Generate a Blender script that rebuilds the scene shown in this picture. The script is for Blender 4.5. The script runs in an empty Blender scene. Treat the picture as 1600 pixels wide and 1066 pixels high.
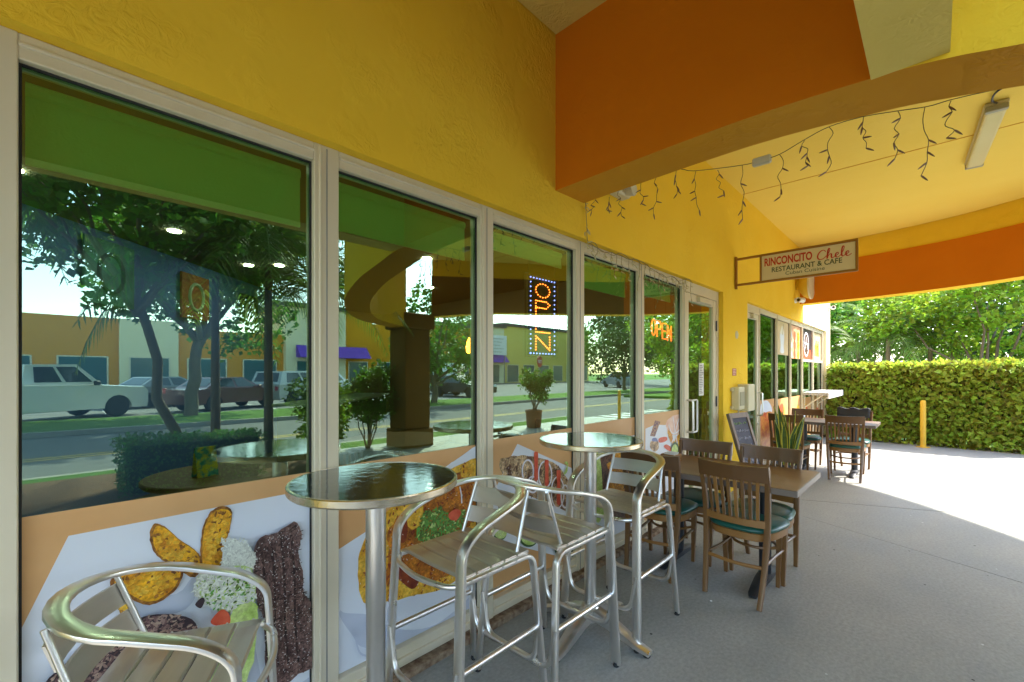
import bpy, bmesh, math, random
from mathutils import Vector, Matrix, noise
R = math.radians
random.seed(7)
scene = bpy.context.scene
C = scene.collection

# ------------------------------------------------------------------ camera
CAM_H, FPX, AZ, Y0 = 1.45, 690.0, 0.764099, 583.08
cd = bpy.data.cameras.new('camera')
cam = bpy.data.objects.new('camera', cd)
C.objects.link(cam)
cam.location = (0, 0, CAM_H)
cam.rotation_euler = (R(90), 0, AZ - R(90))
cd.sensor_width = 36.0
cd.lens = FPX / 1600 * 36
cd.shift_y = (Y0 - 533) / 1600
cd.clip_start, cd.clip_end = 0.05, 2000
scene.camera = cam

# ------------------------------------------------------------------ sky, sun, exposure
SUN_EL, SUN_X, SUN_Y = R(47), 0.745, -0.667
w = bpy.data.worlds.new('World')
scene.world = w
w.use_nodes = True
nt = w.node_tree
sky = nt.nodes.new('ShaderNodeTexSky')
sky.sky_type = 'NISHITA'
sky.sun_disc = False
sky.sun_elevation = SUN_EL
sky.sun_rotation = math.atan2(SUN_X, SUN_Y)
sky.air_density, sky.dust_density, sky.ozone_density = 1.0, 1.1, 1.0
bg = nt.nodes['Background']
bg.inputs['Strength'].default_value = 0.15
nt.links.new(sky.outputs[0], bg.inputs['Color'])
sl = bpy.data.lights.new('sun', 'SUN')
sl.energy, sl.angle, sl.color = 2.0, R(0.9), (1.0, 0.94, 0.84)
so = bpy.data.objects.new('sun', sl)
C.objects.link(so)
so.location = (20, -18, 24)
sv = Vector((SUN_X * math.cos(SUN_EL), SUN_Y * math.cos(SUN_EL), math.sin(SUN_EL)))
so.rotation_euler = sv.to_track_quat('Z', 'Y').to_euler()
scene.view_settings.view_transform = 'Standard'
scene.view_settings.look = 'None'
scene.view_settings.gamma = 1.0
scene.view_settings.use_curve_mapping = False
scene.view_settings.exposure = 2.86
scene.cycles.max_bounces = 8
scene.cycles.diffuse_bounces = 4
scene.cycles.glossy_bounces = 4
scene.cycles.transparent_max_bounces = 16
scene.cycles.use_denoising = True
scene.cycles.sample_clamp_indirect = 6.0

# ------------------------------------------------------------------ helpers: measuring
FV = Vector((math.cos(AZ), math.sin(AZ), 0)); RV = Vector((math.sin(AZ), -math.cos(AZ), 0))
def ray(px, py): return FV + RV * ((px - 800) / FPX) + Vector((0, 0, (Y0 - py) / FPX))
def on_y(px, py, Y): d = ray(px, py); return Vector((0, 0, CAM_H)) + d * (Y / d.y)      # point on the plane y = Y
def on_x(px, py, X): d = ray(px, py); return Vector((0, 0, CAM_H)) + d * (X / d.x)
def on_z(px, py, z): d = ray(px, py); return Vector((0, 0, CAM_H)) + d * ((z - CAM_H) / d.z)

# ------------------------------------------------------------------ helpers: materials
MATS = {}
def mat(name, col, rough=0.6, metal=0.0, col2=None, vscale=4.0, vmix=0.5, bump=0.0, bscale=40.0, bdist=0.01,
        emit=None, estr=0.0, spec=0.5, stretch=(1, 1, 1), detail=6.0, trans=0.0, island=0.0, coat=0.0, rvar=0.0, contrast=None, fine=None):
    if name in MATS: return MATS[name]
    m = bpy.data.materials.new(name); m.use_nodes = True
    n, l = m.node_tree.nodes, m.node_tree.links
    b = n['Principled BSDF']
    b.inputs['Base Color'].default_value = (*col, 1)
    b.inputs['Roughness'].default_value = rough
    b.inputs['Metallic'].default_value = metal
    b.inputs['Specular IOR Level'].default_value = spec
    if coat: b.inputs['Coat Weight'].default_value = coat; b.inputs['Coat Roughness'].default_value = 0.08
    if emit: b.inputs['Emission Color'].default_value = (*emit, 1); b.inputs['Emission Strength'].default_value = estr
    tc = n.new('ShaderNodeTexCoord'); mp = n.new('ShaderNodeMapping'); l.new(tc.outputs['Object'], mp.inputs[0])
    mp.inputs['Scale'].default_value = stretch
    out = None
    if col2:
        nz = n.new('ShaderNodeTexNoise'); nz.inputs['Scale'].default_value = vscale; nz.inputs['Detail'].default_value = detail
        l.new(mp.outputs[0], nz.inputs['Vector'])
        rp = n.new('ShaderNodeValToRGB')
        lo, hi = contrast or (0.5 - 0.5 * vmix, 0.5 + 0.5 * vmix)
        rp.color_ramp.elements[0].position, rp.color_ramp.elements[1].position = lo, hi
        rp.color_ramp.elements[0].color, rp.color_ramp.elements[1].color = (*col, 1), (*col2, 1)
        l.new(nz.outputs['Fac'], rp.inputs[0]); out = rp.outputs[0]
        if rvar:
            mr = n.new('ShaderNodeMapRange'); mr.inputs[3].default_value = rough - rvar; mr.inputs[4].default_value = rough + rvar
            l.new(nz.outputs['Fac'], mr.inputs[0]); l.new(mr.outputs[0], b.inputs['Roughness'])
    if island:
        ge = n.new('ShaderNodeNewGeometry'); hs = n.new('ShaderNodeHueSaturation')
        m1 = n.new('ShaderNodeMapRange'); m1.inputs[3].default_value = 1 - island; m1.inputs[4].default_value = 1 + island
        m2 = n.new('ShaderNodeMapRange'); m2.inputs[3].default_value = 0.5 - island * 0.06; m2.inputs[4].default_value = 0.5 + island * 0.06
        l.new(ge.outputs['Random Per Island'], m1.inputs[0]); l.new(ge.outputs['Random Per Island'], m2.inputs[0])
        l.new(m1.outputs[0], hs.inputs['Value']); l.new(m2.outputs[0], hs.inputs['Hue'])
        if out: l.new(out, hs.inputs['Color'])
        else: hs.inputs['Color'].default_value = (*col, 1)
        out = hs.outputs[0]
    if fine:
        nf_ = n.new('ShaderNodeTexNoise'); nf_.inputs['Scale'].default_value = fine[0]; nf_.inputs['Detail'].default_value = 7; nf_.inputs['Roughness'].default_value = .65
        l.new(mp.outputs[0], nf_.inputs['Vector'])
        m3 = n.new('ShaderNodeMapRange'); m3.inputs[1].default_value = .32; m3.inputs[2].default_value = .68; m3.inputs[3].default_value = 1 - fine[1]; m3.inputs[4].default_value = 1 + fine[1]
        l.new(nf_.outputs['Fac'], m3.inputs[0]); h2 = n.new('ShaderNodeHueSaturation'); l.new(m3.outputs[0], h2.inputs['Value'])
        if out: l.new(out, h2.inputs['Color'])
        else: h2.inputs['Color'].default_value = (*col, 1)
        out = h2.outputs[0]
    if out: l.new(out, b.inputs['Base Color'])
    if bump:
        nb = n.new('ShaderNodeTexNoise'); nb.inputs['Scale'].default_value = bscale; nb.inputs['Detail'].default_value = 5
        l.new(mp.outputs[0], nb.inputs['Vector'])
        bp = n.new('ShaderNodeBump'); bp.inputs['Strength'].default_value = bump; bp.inputs['Distance'].default_value = bdist
        l.new(nb.outputs['Fac'], bp.inputs['Height']); l.new(bp.outputs[0], b.inputs['Normal'])
    if trans:
        tr = n.new('ShaderNodeBsdfTranslucent'); mx = n.new('ShaderNodeMixShader'); mx.inputs[0].default_value = trans
        if out: l.new(out, tr.inputs['Color'])
        else: tr.inputs['Color'].default_value = (*col, 1)
        l.new(b.outputs[0], mx.inputs[1]); l.new(tr.outputs[0], mx.inputs[2]); l.new(mx.outputs[0], n['Material Output'].inputs['Surface'])
    MATS[name] = m
    return m

def stucco(name, col, col2, knock=0.5):
    """trowelled stucco: knocked-down ridges and soft blotches of paint"""
    if name in MATS: return MATS[name]
    m = mat(name, col, 0.75, col2=col2, vscale=1.7, vmix=0.9, spec=0.08)
    n, l = m.node_tree.nodes, m.node_tree.links
    tc = n.new('ShaderNodeTexCoord')
    a = n.new('ShaderNodeTexNoise'); a.inputs['Scale'].default_value = 22; a.inputs['Detail'].default_value = 4; a.inputs['Distortion'].default_value = 1.6
    c = n.new('ShaderNodeTexNoise'); c.inputs['Scale'].default_value = 3.2; c.inputs['Detail'].default_value = 3
    rp = n.new('ShaderNodeMapRange'); rp.inputs[1].default_value = 0.45; rp.inputs[2].default_value = 0.62
    mu = n.new('ShaderNodeMath'); mu.operation = 'MULTIPLY'
    bp = n.new('ShaderNodeBump'); bp.inputs['Strength'].default_value = knock; bp.inputs['Distance'].default_value = 0.012
    for t in (a, c): l.new(tc.outputs['Object'], t.inputs['Vector'])
    l.new(a.outputs['Fac'], mu.inputs[0]); l.new(c.outputs['Fac'], rp.inputs[0]); l.new(rp.outputs[0], mu.inputs[1])
    l.new(mu.outputs[0], bp.inputs['Height']); l.new(bp.outputs[0], n['Principled BSDF'].inputs['Normal'])
    return m

def glass(name, tint, base, refl=(0.93, 0.97, 0.95)):
    m = bpy.data.materials.new(name); m.use_nodes = True
    n, l = m.node_tree.nodes, m.node_tree.links
    n.remove(n['Principled BSDF'])
    tr = n.new('ShaderNodeBsdfTransparent'); tr.inputs[0].default_value = (*tint, 1)
    gl = n.new('ShaderNodeBsdfGlossy'); gl.inputs['Color'].default_value = (*refl, 1); gl.inputs['Roughness'].default_value = 0.0
    tc = n.new('ShaderNodeTexCoord'); nz = n.new('ShaderNodeTexNoise'); nz.inputs['Scale'].default_value = 0.9; nz.inputs['Detail'].default_value = 1
    l.new(tc.outputs['Object'], nz.inputs['Vector'])
    bp = n.new('ShaderNodeBump'); bp.inputs['Strength'].default_value = 0.05; bp.inputs['Distance'].default_value = 0.02
    l.new(nz.outputs['Fac'], bp.inputs['Height']); l.new(bp.outputs[0], gl.inputs['Normal'])
    fr = n.new('ShaderNodeFresnel'); fr.inputs[0].default_value = 1.5
    ma = n.new('ShaderNodeMath'); ma.operation = 'ADD'; ma.use_clamp = True; ma.inputs[1].default_value = base
    l.new(fr.outputs[0], ma.inputs[0])
    mx = n.new('ShaderNodeMixShader'); l.new(ma.outputs[0], mx.inputs[0]); l.new(tr.outputs[0], mx.inputs[1]); l.new(gl.outputs[0], mx.inputs[2])
    l.new(mx.outputs[0], n['Material Output'].inputs['Surface'])
    MATS[name] = m
    return m

# ------------------------------------------------------------------ helpers: meshes
def fillet(pts, r, n=5):
    pts = [Vector(p) for p in pts]; out = [pts[0]]
    for i in range(1, len(pts) - 1):
        a, b, c = pts[i - 1], pts[i], pts[i + 1]
        u, v = (a - b), (c - b); k = min(r, u.length * .48, v.length * .48)
        p, q = b + u.normalized() * k, b + v.normalized() * k
        for j in range(n + 1):
            t = j / n; out.append(p * (1 - t) ** 2 + b * 2 * t * (1 - t) + q * t * t)
    out.append(pts[-1]); return out

class MB:
    def __init__(self): self.v, self.f, self.m = [], [], []
    def add(self, vs, fs, mi=0):
        o = len(self.v); self.v += [tuple(p) for p in vs]
        self.f += [tuple(i + o for i in q) for q in fs]; self.m += [mi] * len(fs); return self
    def box(self, x0, x1, y0, y1, z0, z1, mi=0, rz=0.0, c=None):
        vs = [Vector((x, y, z)) for z in (z0, z1) for y in (y0, y1) for x in (x0, x1)]
        if rz:
            c = Vector(c or ((x0 + x1) / 2, (y0 + y1) / 2, 0)); M = Matrix.Rotation(rz, 4, 'Z')
            vs = [M @ (p - c) + c for p in vs]
        return self.add(vs, [(0, 2, 3, 1), (4, 5, 7, 6), (0, 1, 5, 4), (2, 6, 7, 3), (0, 4, 6, 2), (1, 3, 7, 5)], mi)
    def rbox(self, x0, x1, y0, y1, z0, z1, b=.004, mi=0, seg=1):
        bm = bmesh.new(); bmesh.ops.create_cube(bm, size=1)
        for q in bm.verts: q.co = Vector(((x0 + x1) / 2 + q.co.x * (x1 - x0), (y0 + y1) / 2 + q.co.y * (y1 - y0), (z0 + z1) / 2 + q.co.z * (z1 - z0)))
        bmesh.ops.bevel(bm, geom=list(bm.edges), offset=b, segments=seg, affect='EDGES', profile=.5)
        bm.verts.index_update()
        self.add([q.co.copy() for q in bm.verts], [[q.index for q in f.verts] for f in bm.faces], mi); bm.free(); return self
    def hexa(self, lo, hi, mi=0):
        return self.add(list(lo) + list(hi), [(3, 2, 1, 0), (4, 5, 6, 7), (0, 1, 5, 4), (1, 2, 6, 5), (2, 3, 7, 6), (3, 0, 4, 7)], mi)
    def tube(self, pts, r, n=8, mi=0, wide=None, thin=None, cap=True):
        """sweep; r radius or list; wide = list of vectors + thin = half thickness gives a flattened tube"""
        pts = [Vector(p) for p in pts]; k = len(pts)
        rr = r if isinstance(r, (list, tuple)) else [r] * k
        vs, prev = [], None
        for i in range(k):
            t = (pts[min(i + 1, k - 1)] - pts[max(i - 1, 0)]).normalized()
            if wide: a = Vector(wide[i])
            elif prev is None: a = t.orthogonal()
            else: a = prev
            a = (a - t * a.dot(t)).normalized(); prev = a; b = t.cross(a)
            for j in range(n):
                g = 2 * math.pi * j / n
                cu, sv_ = math.cos(g), math.sin(g)
                if wide:
                    cu = math.copysign(abs(cu) ** .6, cu); sv_ = math.copysign(abs(sv_) ** .6, sv_)
                vs.append(pts[i] + a * (cu * rr[i]) + b * (sv_ * (thin if thin else rr[i])))
        fs = [(i * n + j, i * n + (j + 1) % n, (i + 1) * n + (j + 1) % n, (i + 1) * n + j) for i in range(k - 1) for j in range(n)]
        if cap: fs += [tuple(range(n - 1, -1, -1)), tuple((k - 1) * n + j for j in range(n))]
        return self.add(vs, fs, mi)
    def lathe(self, prof, n=24, c=(0, 0, 0), mi=0, ax='z'):
        vs = []
        for (r, z) in prof:
            for j in range(n):
                g = 2 * math.pi * j / n; p = (r * math.cos(g), r * math.sin(g), z)
                if ax == 'y': p = (p[0], p[2], p[1])
                elif ax == 'x': p = (p[2], p[0], p[1])
                vs.append(Vector(c) + Vector(p))
        k = len(prof)
        fs = [(i * n + j, i * n + (j + 1) % n, (i + 1) * n + (j + 1) % n, (i + 1) * n + j) for i in range(k - 1) for j in range(n)]
        fs += [tuple(range(n - 1, -1, -1)), tuple((k - 1) * n + j for j in range(n))]
        return self.add(vs, fs, mi)
    def prism(self, poly, z0, z1, mi=0):
        n = len(poly)
        return self.add([(p[0], p[1], z0) for p in poly] + [(p[0], p[1], z1) for p in poly],
                        [tuple(range(n - 1, -1, -1)), tuple(range(n, 2 * n))] + [(i, (i + 1) % n, n + (i + 1) % n, n + i) for i in range(n)], mi)
    def prism_y(self, poly, y0, y1, mi=0):
        """poly in (x,z) extruded along y"""
        n = len(poly)
        return self.add([(p[0], y0, p[1]) for p in poly] + [(p[0], y1, p[1]) for p in poly],
                        [tuple(range(n)), tuple(range(2 * n - 1, n - 1, -1))] + [((i + 1) % n, i, n + i, n + (i + 1) % n) for i in range(n)], mi)
    def build(self, name, mats, parent=None, smooth=None, recalc=False):
        me = bpy.data.meshes.new(name); me.from_pydata(self.v, [], self.f)
        ms = mats if isinstance(mats, (list, tuple)) else [mats]
        for m in ms: me.materials.append(m)
        if len(ms) > 1: me.polygons.foreach_set('material_index', self.m)
        if recalc:
            bm = bmesh.new(); bm.from_mesh(me); bmesh.ops.recalc_face_normals(bm, faces=bm.faces); bm.to_mesh(me); bm.free()
        if smooth:
            me.polygons.foreach_set('use_smooth', [True] * len(me.polygons)); me.set_sharp_from_angle(angle=R(smooth))
        me.update()
        return link(name, me, parent)
def link(name, me, parent=None):
    o = bpy.data.objects.new(name, me); C.objects.link(o)
    if parent: o.parent = parent
    return o
def tag(o, label=None, cat=None, group=None, kind=None):
    if label: o['label'] = label
    if cat: o['category'] = cat
    if group: o['group'] = group
    if kind: o['kind'] = kind
    return o
def thing(name, label, cat, loc=(0, 0, 0), rz=0.0, group=None):
    o = bpy.data.objects.new(name, None); C.objects.link(o); o.empty_display_size = .1
    o.location = loc; o.rotation_euler = (0, 0, rz)
    return tag(o, label, cat, group)
def copy_tree(o, parent=None):
    c = o.copy(); C.objects.link(c); c.parent = parent
    for ch in list(o.children): copy_tree(ch, c)
    return c
def place_copy(proto, loc, rz, label, group=None):
    c = copy_tree(proto); c.location = loc; c.rotation_euler = (0, 0, rz); c['label'] = label
    if group: c['group'] = group
    return c
def text_mesh(body, width, height=None, bold=0.0, shear=0.0, spacing=1.0, extrude=0.0008):
    cu = bpy.data.curves.new('t', 'FONT'); cu.body = body; cu.offset = bold; cu.shear = shear; cu.space_character = spacing; cu.resolution_u = 3
    ob = bpy.data.objects.new('t', cu); C.objects.link(ob)
    me = bpy.data.meshes.new_from_object(ob.evaluated_get(bpy.context.evaluated_depsgraph_get()))
    bpy.data.objects.remove(ob); bpy.data.curves.remove(cu)
    vs = [v.co.copy() for v in me.vertices]; fs = [tuple(p.vertices) for p in me.polygons]; bpy.data.meshes.remove(me)
    x0, x1 = min(v.x for v in vs), max(v.x for v in vs); y0, y1 = min(v.y for v in vs), max(v.y for v in vs)
    sx = width / (x1 - x0); sy = (height / (y1 - y0)) if height else sx
    return [Vector(((v.x - x0) * sx, (v.y - y0) * sy, 0)) for v in vs], fs

# ------------------------------------------------------------------ materials
M_yellow = stucco('yellow_stucco', (0.85, 0.535, 0.032), (0.89, 0.60, 0.055), .9)
M_ceil = stucco('pale_yellow_stucco', (0.84, 0.60, 0.10), (0.88, 0.66, 0.14), .3)
M_orange = stucco('orange_stucco', (0.62, 0.17, 0.006), (0.68, 0.20, 0.010), .3)
M_ochre = stucco('ochre_stucco', (0.62, 0.25, 0.008), (0.66, 0.34, 0.035), 1.0)
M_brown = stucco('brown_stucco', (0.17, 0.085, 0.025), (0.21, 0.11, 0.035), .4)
M_pale = stucco('bare_stucco', (0.74, 0.56, 0.13), (0.78, 0.62, 0.18), .9)
M_cream_sunlit_wall = stucco('cream_and_sunlit_stucco', (0.80, 0.70, 0.42), (0.84, 0.75, 0.50), .4)  # cream plaza walls; also the end wall, its sunlit brightness put into the colour
M_frame = mat('beige_aluminium', (0.64, 0.565, 0.40), .42, .1, col2=(0.70, 0.625, 0.47), vscale=9, vmix=.7, stretch=(1, 1, .15), spec=.5)
M_rust = mat('rusty_strip', (0.12, 0.06, 0.03), .9, col2=(0.34, 0.25, 0.16), vscale=26, vmix=.35, bump=.8, bscale=60)
M_glass = glass('green_tinted_glass', (0.60, 0.86, 0.58), 0.22, (.68, .95, .72))
M_glass2 = glass('teal_tinted_glass', (0.30, 0.75, 0.55), 0.20, (.66, .95, .76))
M_clear = bpy.data.materials.new('clear_glass_edge'); M_clear.use_nodes = True
_n = M_clear.node_tree.nodes; _n.remove(_n['Principled BSDF']); _t = _n.new('ShaderNodeBsdfTransparent'); _t.inputs[0].default_value = (.93, .98, .95, 1)
M_clear.node_tree.links.new(_t.outputs[0], _n['Material Output'].inputs['Surface'])
M_shade = mat('green_shade_fabric', (0.46, 0.88, 0.36), .8, trans=.25, bump=.1, bscale=300)
M_concrete = mat('concrete', (0.24, 0.245, 0.225), .55, col2=(0.36, 0.355, 0.32), vscale=1.6, vmix=.55, bump=.25, bscale=70, bdist=.004, rvar=.18, spec=.35, stretch=(1, 1.3, 1), fine=(42, .16))
M_joint = mat('joint_dirt', (0.05, 0.048, 0.043), .95)
M_asphalt = mat('asphalt', (0.10, 0.10, 0.10), .9, col2=(0.15, 0.15, 0.145), vscale=3, vmix=.8, bump=.4, bscale=120, bdist=.004)
M_lot = mat('lot_asphalt', (0.13, 0.13, 0.13), .9, col2=(0.2, 0.2, 0.19), vscale=.7, vmix=.8)
M_kerb = mat('kerb_concrete', (0.34, 0.33, 0.30), .85, col2=(0.22, 0.21, 0.19), vscale=5, vmix=.6, bump=.3)
M_grass = mat('grass', (0.07, 0.17, 0.008), .95, col2=(0.13, 0.27, 0.015), vscale=22, vmix=.5, bump=1.0, bscale=160, bdist=.03)
M_mulch = mat('mulch', (0.10, 0.045, 0.02), .95, col2=(0.22, 0.11, 0.05), vscale=45, vmix=.4, bump=1.0, bscale=60, bdist=.03)
M_line = mat('yellow_road_paint', (0.62, 0.42, 0.05), .7, col2=(0.5, 0.36, 0.08), vscale=15, vmix=.6)
M_whiteline = mat('white_road_paint', (0.7, 0.7, 0.68), .7)
M_alu = mat('polished_aluminium', (0.82, 0.81, 0.78), .30, 1.0, col2=(0.70, 0.68, 0.65), vscale=14, vmix=.8, rvar=.07, bump=.06, bscale=220, bdist=.002)
M_alu_slat = mat('brushed_aluminium', (0.66, 0.62, 0.55), .42, 1.0, col2=(0.54, 0.50, 0.44), vscale=30, vmix=.9, stretch=(1, .08, 1), rvar=.08)
M_dark = mat('black_paint', (0.022, 0.026, 0.032), .45)
M_rubber = mat('black_rubber', (0.02, 0.02, 0.02), .8)
M_wood = mat('walnut_stain', (0.105, 0.045, 0.012), .36, col2=(0.20, 0.095, 0.026), vscale=9, vmix=.7, stretch=(1, 1, .12), bump=.08, bscale=40, coat=.25)
M_woodx = mat('walnut_stain_crosswise', (0.105, 0.045, 0.012), .36, col2=(0.15, 0.07, 0.023), vscale=9, vmix=.7, stretch=(1, .1, 1), bump=.08, bscale=40, coat=.25)
M_worn = mat('worn_walnut', (0.20, 0.09, 0.022), .4, col2=(0.32, 0.15, 0.036), vscale=12, vmix=.6, stretch=(1, .3, .3))
M_table = mat('table_laminate', (0.15, 0.085, 0.042), .38, col2=(0.24, 0.14, 0.075), vscale=7, vmix=.8, stretch=(1.6, .1, 1), bump=.05, bscale=30)
M_tedge = mat('table_edge', (0.13, 0.095, 0.075), .4, col2=(0.17, 0.13, 0.105), vscale=8, vmix=.8)
M_vinyl = mat('green_vinyl', (0.008, 0.075, 0.055), .32, col2=(0.012, 0.095, 0.07), vscale=5, vmix=.8, bump=.06, bscale=180)
M_bronze = mat('bronze_frame', (0.32, 0.16, 0.03), .45, .3)
M_cream = mat('cream_plastic', (0.66, 0.60, 0.40), .5, col2=(0.58, 0.52, 0.33), vscale=5, vmix=.7)
M_white = mat('white_paint', (0.78, 0.77, 0.73), .5)
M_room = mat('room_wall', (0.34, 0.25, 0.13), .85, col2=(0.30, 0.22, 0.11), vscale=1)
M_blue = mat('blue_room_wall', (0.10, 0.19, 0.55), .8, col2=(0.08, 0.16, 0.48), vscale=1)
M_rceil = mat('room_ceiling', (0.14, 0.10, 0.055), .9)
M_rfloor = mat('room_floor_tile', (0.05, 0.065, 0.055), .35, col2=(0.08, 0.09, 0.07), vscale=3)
M_lamp = mat('downlight', (1, 1, 1), .5, emit=(1, .97, .9), estr=15)
M_pend = mat('amber_glass', (0.9, .3, .05), .3, emit=(1, .26, .03), estr=2.6)

# ------------------------------------------------------------------ ground, road, walkway
def sheet(name, x0, x1, y0, y1, z, m, parent=None, kind='structure'):
    b = MB(); b.add([(x0, y0, z), (x1, y0, z), (x1, y1, z), (x0, y1, z)], [(0, 1, 2, 3)])
    o = b.build(name, m, parent)
    if kind: o['kind'] = kind
    return o
sheet('ground', -600, 600, -600, 600, -.26, M_grass)
sheet('road', -160, 160, -12.2, -5.4, -.15, M_asphalt)
sheet('driveway', 12.3, 160, -5.4, -1.9, -.145, M_asphalt)
sheet('parking_lot', -90, 160, -46, -16.2, -.15, M_lot)
for nm, y0, y1 in (('yellow_line', -8.10, -8.00), ('yellow_line', -8.36, -8.26)): sheet(nm, -160, 160, y0, y1, -.1455, M_line)
for k in range(7): sheet('crosswalk_bar', 13.2 + k * .75, 13.6 + k * .75, -5.2, -2.3, -.14, M_whiteline)
for k in range(16): sheet('parking_line', -26 + k * 2.75, -25.9 + k * 2.75, -22, -17, -.145, M_whiteline)
def slab(name, poly, z0, z1, m, kind='structure', parent=None):
    o = MB().prism(poly, z0, z1).build(name, m, parent, recalc=True)
    if kind: o['kind'] = kind
    return o
slab('kerb', [(-160, -5.40), (12.2, -5.40), (12.2, -5.25), (-160, -5.25)], -.26, -.02, M_kerb)
slab('kerb', [(-160, -12.35), (160, -12.35), (160, -12.2), (-160, -12.2)], -.26, -.02, M_kerb)
slab('grass_verge', [(-160, -16.2), (160, -16.2), (160, -12.35), (-160, -12.35)], -.3, -.03, M_grass)
slab('grass_verge', [(-160, -5.25), (12.2, -5.25), (12.2, -4.9), (-160, -4.9)], -.3, -.02, M_grass)
slab('planting_bed', [(-60, -4.9), (3.2, -4.9), (3.2, -2.8), (-60, -2.8)], -.3, -.015, M_mulch)
slab('grass_verge', [(3.2, -4.9), (12.2, -4.9), (12.2, -4.45), (3.2, -4.45)], -.3, -.022, M_grass)
slab('lawn', [(12.9, -1.4), (160, -1.4), (160, 60), (12.9, 60)], -.3, -.03, M_grass)
slab('grass_island', [(26, -11), (38, -10), (37, -5.6), (27, -5.6)], -.3, 0, M_grass)
walk = thing('walkway', None, None); walk['kind'] = 'structure'
def jl(Y, s): return (4.848 + .446 * Y) if s < 0 else (6.43 - .439 * Y)
g = .0065
Yb, Yt = -4.44, 1.79
Yk = (3.2 - 4.848) / .446
for poly in ([(-8, 1.95), (-8, -2.8), (3.2, -2.8), (3.2, Yk + 1.6 * g / .446), (jl(Yt, -1) - 1.6 * g, Yt), (jl(Yt, -1) - 1.6 * g, 1.95)],
             [(3.2 + g, Yk), (3.2 + g, Yb), (jl(Yb, 1) - g, Yb), (jl(Yt, 1) - g, Yt)],
             [(jl(Yb, 1) + g, Yb), (12.25, Yb), (12.25, 1.95), (jl(Yt, 1) + g, 1.95), (jl(Yt, 1) + g, Yt)]):
    slab('concrete_slab', poly, -.2, 0, M_concrete, None, walk)
MB().prism([(-7.9, 1.9), (-7.9, -2.7), (3.3, -2.7), (3.3, -4.4), (12.2, -4.4), (12.2, 1.9)], -.19, -.007).build('joint_bed', M_joint, walk)
rd = random.Random(3)
for nm, m_, k in (('crumbs', M_whiteline, 26), ('dark_spots', M_joint, 34)):
    b = MB()
    for _ in range(k):
        x, y, r_ = rd.uniform(1.2, 7), rd.uniform(-1.2, 1.7), rd.uniform(.003, .009)
        b.lathe([(r_, .0005), (r_ * .8, .0022 if nm == 'crumbs' else .0008)], 6, (x, y, 0))
    b.build(nm, m_, walk)['kind'] = 'stuff'
sheet('footing_strip', 12.26, 12.9, -1.6, 1.8, -.02, M_mulch)

# ------------------------------------------------------------------ the building
YW, YF, YG, YP = 1.80, 1.85, 1.89, 1.884
ZH, ZG = 2.405, 2.332
bld = thing('restaurant_building', 'yellow stucco restaurant with glass storefront and orange porch beams', 'building')
def part(name, b, m, smooth=None, parent=bld): return b.build(name, m, parent, smooth)
part('wall', MB().box(-8, 9.83, YW, 2.05, ZH, 4.7), M_yellow)
part('wall', MB().box(9.83, 12.78, YW, 2.05, ZH, 4.7), M_cream_sunlit_wall)  # wall past the far beam: sunlit brightness painted in as a paler colour
part('wall', MB().box(-8, -1.16, YW, 2.05, -.2, ZH), M_yellow)
part('wall', MB().box(5.468, 6.40, YW, 2.05, -.2, ZH), M_yellow)
part('wall', MB().box(12.28, 12.78, YW, 2.05, -.2, ZH), M_cream_sunlit_wall)
part('wall', MB().box(12.53, 12.78, 2.05, 10.4, -.2, 4.7), M_cream_sunlit_wall)
part('room_wall', MB().add([(-1.3, 2.05, 0), (-1.3, 4.7, 0), (-1.3, 4.7, 2.95), (-1.3, 2.05, 2.95)], [(0, 1, 2, 3)]), M_room)
part('room_wall', MB().hexa([(-1.3, 4.7, 0), (4.2, 10.2, 0), (4.0, 10.4, 0), (-1.5, 4.9, 0)], [(-1.3, 4.7, 2.95), (4.2, 10.2, 2.95), (4.0, 10.4, 2.95), (-1.5, 4.9, 2.95)]), M_blue)
part('room_wall', MB().box(4.2, 12.53, 10.2, 10.4, 0, 2.95), M_room)
part('room_wall', MB().box(5.85, 6.0, 2.06, 10.19, 0, 2.95), M_room)
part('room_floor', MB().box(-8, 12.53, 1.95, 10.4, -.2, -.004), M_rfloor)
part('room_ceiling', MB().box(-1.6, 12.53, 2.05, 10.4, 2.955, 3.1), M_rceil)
part('roof', MB().box(-8, 12.78, 2.05, 10.4, 4.4, 4.6), M_pale)

# porch: two cross beams, outer beam, ceilings, column
def strip(name, inner, outer, ztop, mats, mi_in, mi_out=1, mi_bot=2):
    """beam swept along a plan line; inner/outer = (x,y,z_bottom)"""
    b = MB(); k = len(inner)
    def q(pts, mi): b.add(pts, [(0, 1, 2, 3)], mi)
    for i in range(k - 1):
        a, c, d, e = inner[i], inner[i + 1], outer[i], outer[i + 1]
        ta, tc, td, te = [(p[0], p[1], ztop) for p in (a, c, d, e)]
        q([a, c, tc, ta], mi_in(i)); q([e, d, td, te], mi_out); q([d, e, c, a], mi_bot); q([ta, tc, te, td], mi_out)
    for i in (0, k - 1):
        a, d = inner[i], outer[i]; q([a, (a[0], a[1], ztop), (d[0], d[1], ztop), d], mi_out)
    return b.build(name, mats, bld, recalc=True)
def dens(pts, n=4):
    out = []
    P = [Vector(p) for p in pts]
    for i in range(len(P) - 1):
        p0, p1, p2, p3 = P[max(i - 1, 0)], P[i], P[i + 1], P[min(i + 2, len(P) - 1)]
        for j in range(n):
            t = j / n
            out.append(tuple(.5 * ((2 * p1) + (p2 - p0) * t + (2 * p0 - 5 * p1 + 4 * p2 - p3) * t * t + (3 * p1 - p0 - 3 * p2 + p3) * t ** 3)))
    out.append(tuple(P[-1])); return out
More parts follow.
